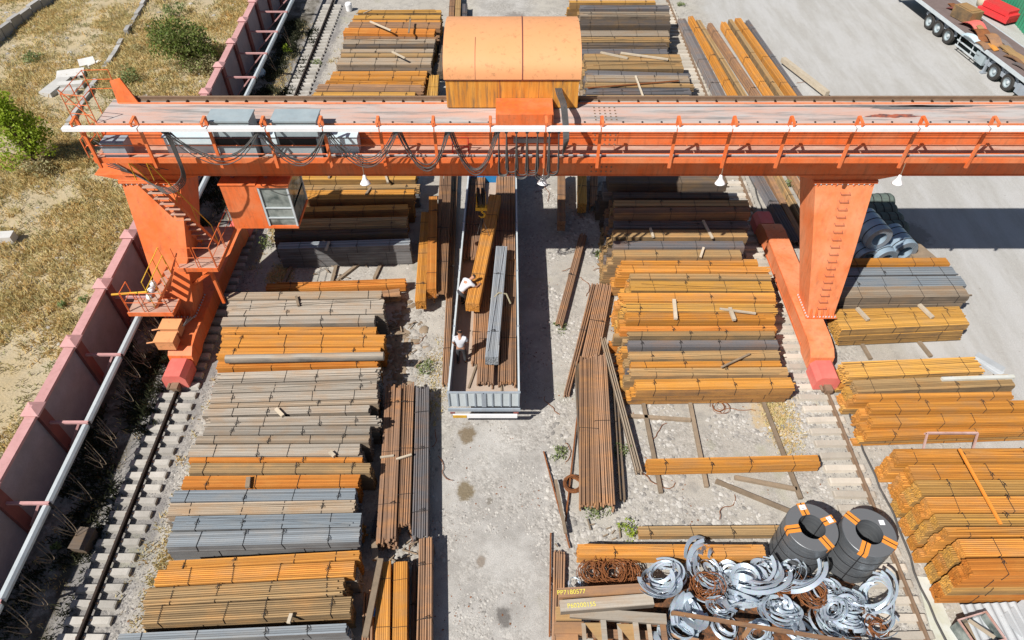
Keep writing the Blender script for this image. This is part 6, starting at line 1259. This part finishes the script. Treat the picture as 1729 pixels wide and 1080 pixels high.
# stones
def stones(name, N, f, sz, mat, label, seed, lift=0):
    rg = np.random.RandomState(seed); base = np.array([(1,0,0),(0,1,0),(-1,0,0),(0,-1,0),(.1,.1,.8),(.7,.7,.35),(-.7,.6,.3),(-.6,-.7,.4),(.7,-.6,.3)]); fc = [(0,5,4),(5,1,4),(1,6,4),(6,2,4),(2,7,4),(7,3,4),(3,8,4),(8,0,4)]
    V = []; F_ = []; T = []; c = 0
    while c < N:
        x, y = f(rg); s = sz[0]+(sz[1]-sz[0])*rg.rand()**2.5; a = rg.rand()*6.28; R_ = np.array([[math.cos(a), -math.sin(a), 0], [math.sin(a), math.cos(a), 0], [0, 0, 1]]); v = (base*(1+.3*rg.normal(size=base.shape)*.6)*s*np.array([1, .75, .7])) @ R_.T+np.array([x, y, lift+(field_z(x, y) if x < wall_x(y) else 0)-s*.05])
        o = len(V); V.extend(v); F_.extend([(a_+o, b_+o, c_+o) for a_, b_, c_ in fc]); T.extend([rg.rand()]*8); c += 1
    o = array_mesh(name, np.array(V), np.array(F_), MATS[mat], T); tag(o, label, 'stones', kind='stuff')
def strip(fx, lo, hi, y0=5, y1=52): return lambda r: ((lambda y: (fx(y)+lo+(hi-lo)*r.rand(), y))(y0+(y1-y0)*r.rand()**1.2))
def clumpy(x0, x1, y0, y1, fr=.5, th=0.0, ox=0):
    def f(r):
        while True:
            x, y = x0+(x1-x0)*r.rand(), y0+(y1-y0)*r.rand()**1.2
            if mn.noise(Vector((x*fr+ox, y*fr, 2))) > th: return x, y
    return f
stones('ballast_stones', 12000, strip(left_rail_x, -1.2, 1.3), (.02,.045), 'ballaststone', 'small grey ballast stones between the left sleepers', 11)
stones('track_edge_stones', 2200, strip(right_rail_x, -1.75, -1.15), (.03,.10), 'pebble', 'pale pebbles along the left side of the right rail', 12)
stones('track_edge_stones', 1600, strip(right_rail_x, .7, 1.3), (.03,.09), 'pebble', 'pale pebbles along the right side of the right rail', 13)
stones('yard_stones', 12000, clumpy(1.2, 12, 7, 40, .5, .0), (.03,.12), 'pebble', 'pale river pebbles strewn between the right stacks', 14)
stones('lane_stones', 5000, clumpy(-3.2, 1.8, 7, 42, .6, .08), (.02,.06), 'pebble', 'small pale pebbles on the central lane', 15)
stones('left_stones', 4000, clumpy(-12, -2.6, 7, 50, .5, .05), (.02,.08), 'pebble', 'pale pebbles between the left stacks', 16)
stones('apron_grit', 2600, clumpy(13, 30, 12, 60, .3, -.2), (.015,.035), 'pebble', 'fine grit on the open apron at the right', 17)
stones('field_stones', 1300, clumpy(-42, -16.6, 8, 60, .25, .05), (.04,.2), 'stone', 'pale stones scattered in the dry field', 18)
stones('sleeper_gravel', 3500, strip(right_rail_x, -1.1, .4), (.02,.045), 'ballaststone', 'fine grey gravel between the right-hand sleepers', 23)
def near(px, py, rx, ry):
    g = G(px, py, 0); return lambda r: (g.x+r.normal()*rx, g.y+r.normal()*ry)
stones('rubble', 260, near(672, 590, .35, 1.1), (.06,.26), 'timber', 'brown rubble and wood scraps beside the lengthwise piles', 19)
stones('rubble', 200, near(685, 925, .5, .4), (.05,.16), 'stone', 'broken stones between the lengthwise piles and flat bundles', 20)
stones('rubble', 160, near(700, 590, .3, .9), (.06,.2), 'stone', 'pale rocks left of the truck near the rubble', 22)
m = MB()
for i in range(70):
    g = G(*rs.choice([(672,590),(668,560),(680,925),(690,935),(1005,900),(1020,915),(560,455)]), .06); a = rs.uniform(0,3.1); c = g+Vector((rs.gauss(0,.5), rs.gauss(0,.5), rs.uniform(0,.1))); d = Vector((math.cos(a), math.sin(a), rs.uniform(-.1,.1)))*rs.uniform(.06,.26); m.beam(c-d, c+d, .04, .03)
tag(m.build('wood_scraps', MATS['timber']), 'splintered wood scraps among the rubble heaps', 'scraps', kind='stuff')
stones('rust_flakes', 2500, clumpy(-12, 12, 7, 45, .7, .1, 30), (.012,.04), 'scraprust', 'rusty flakes and chips scattered over the yard', 25)
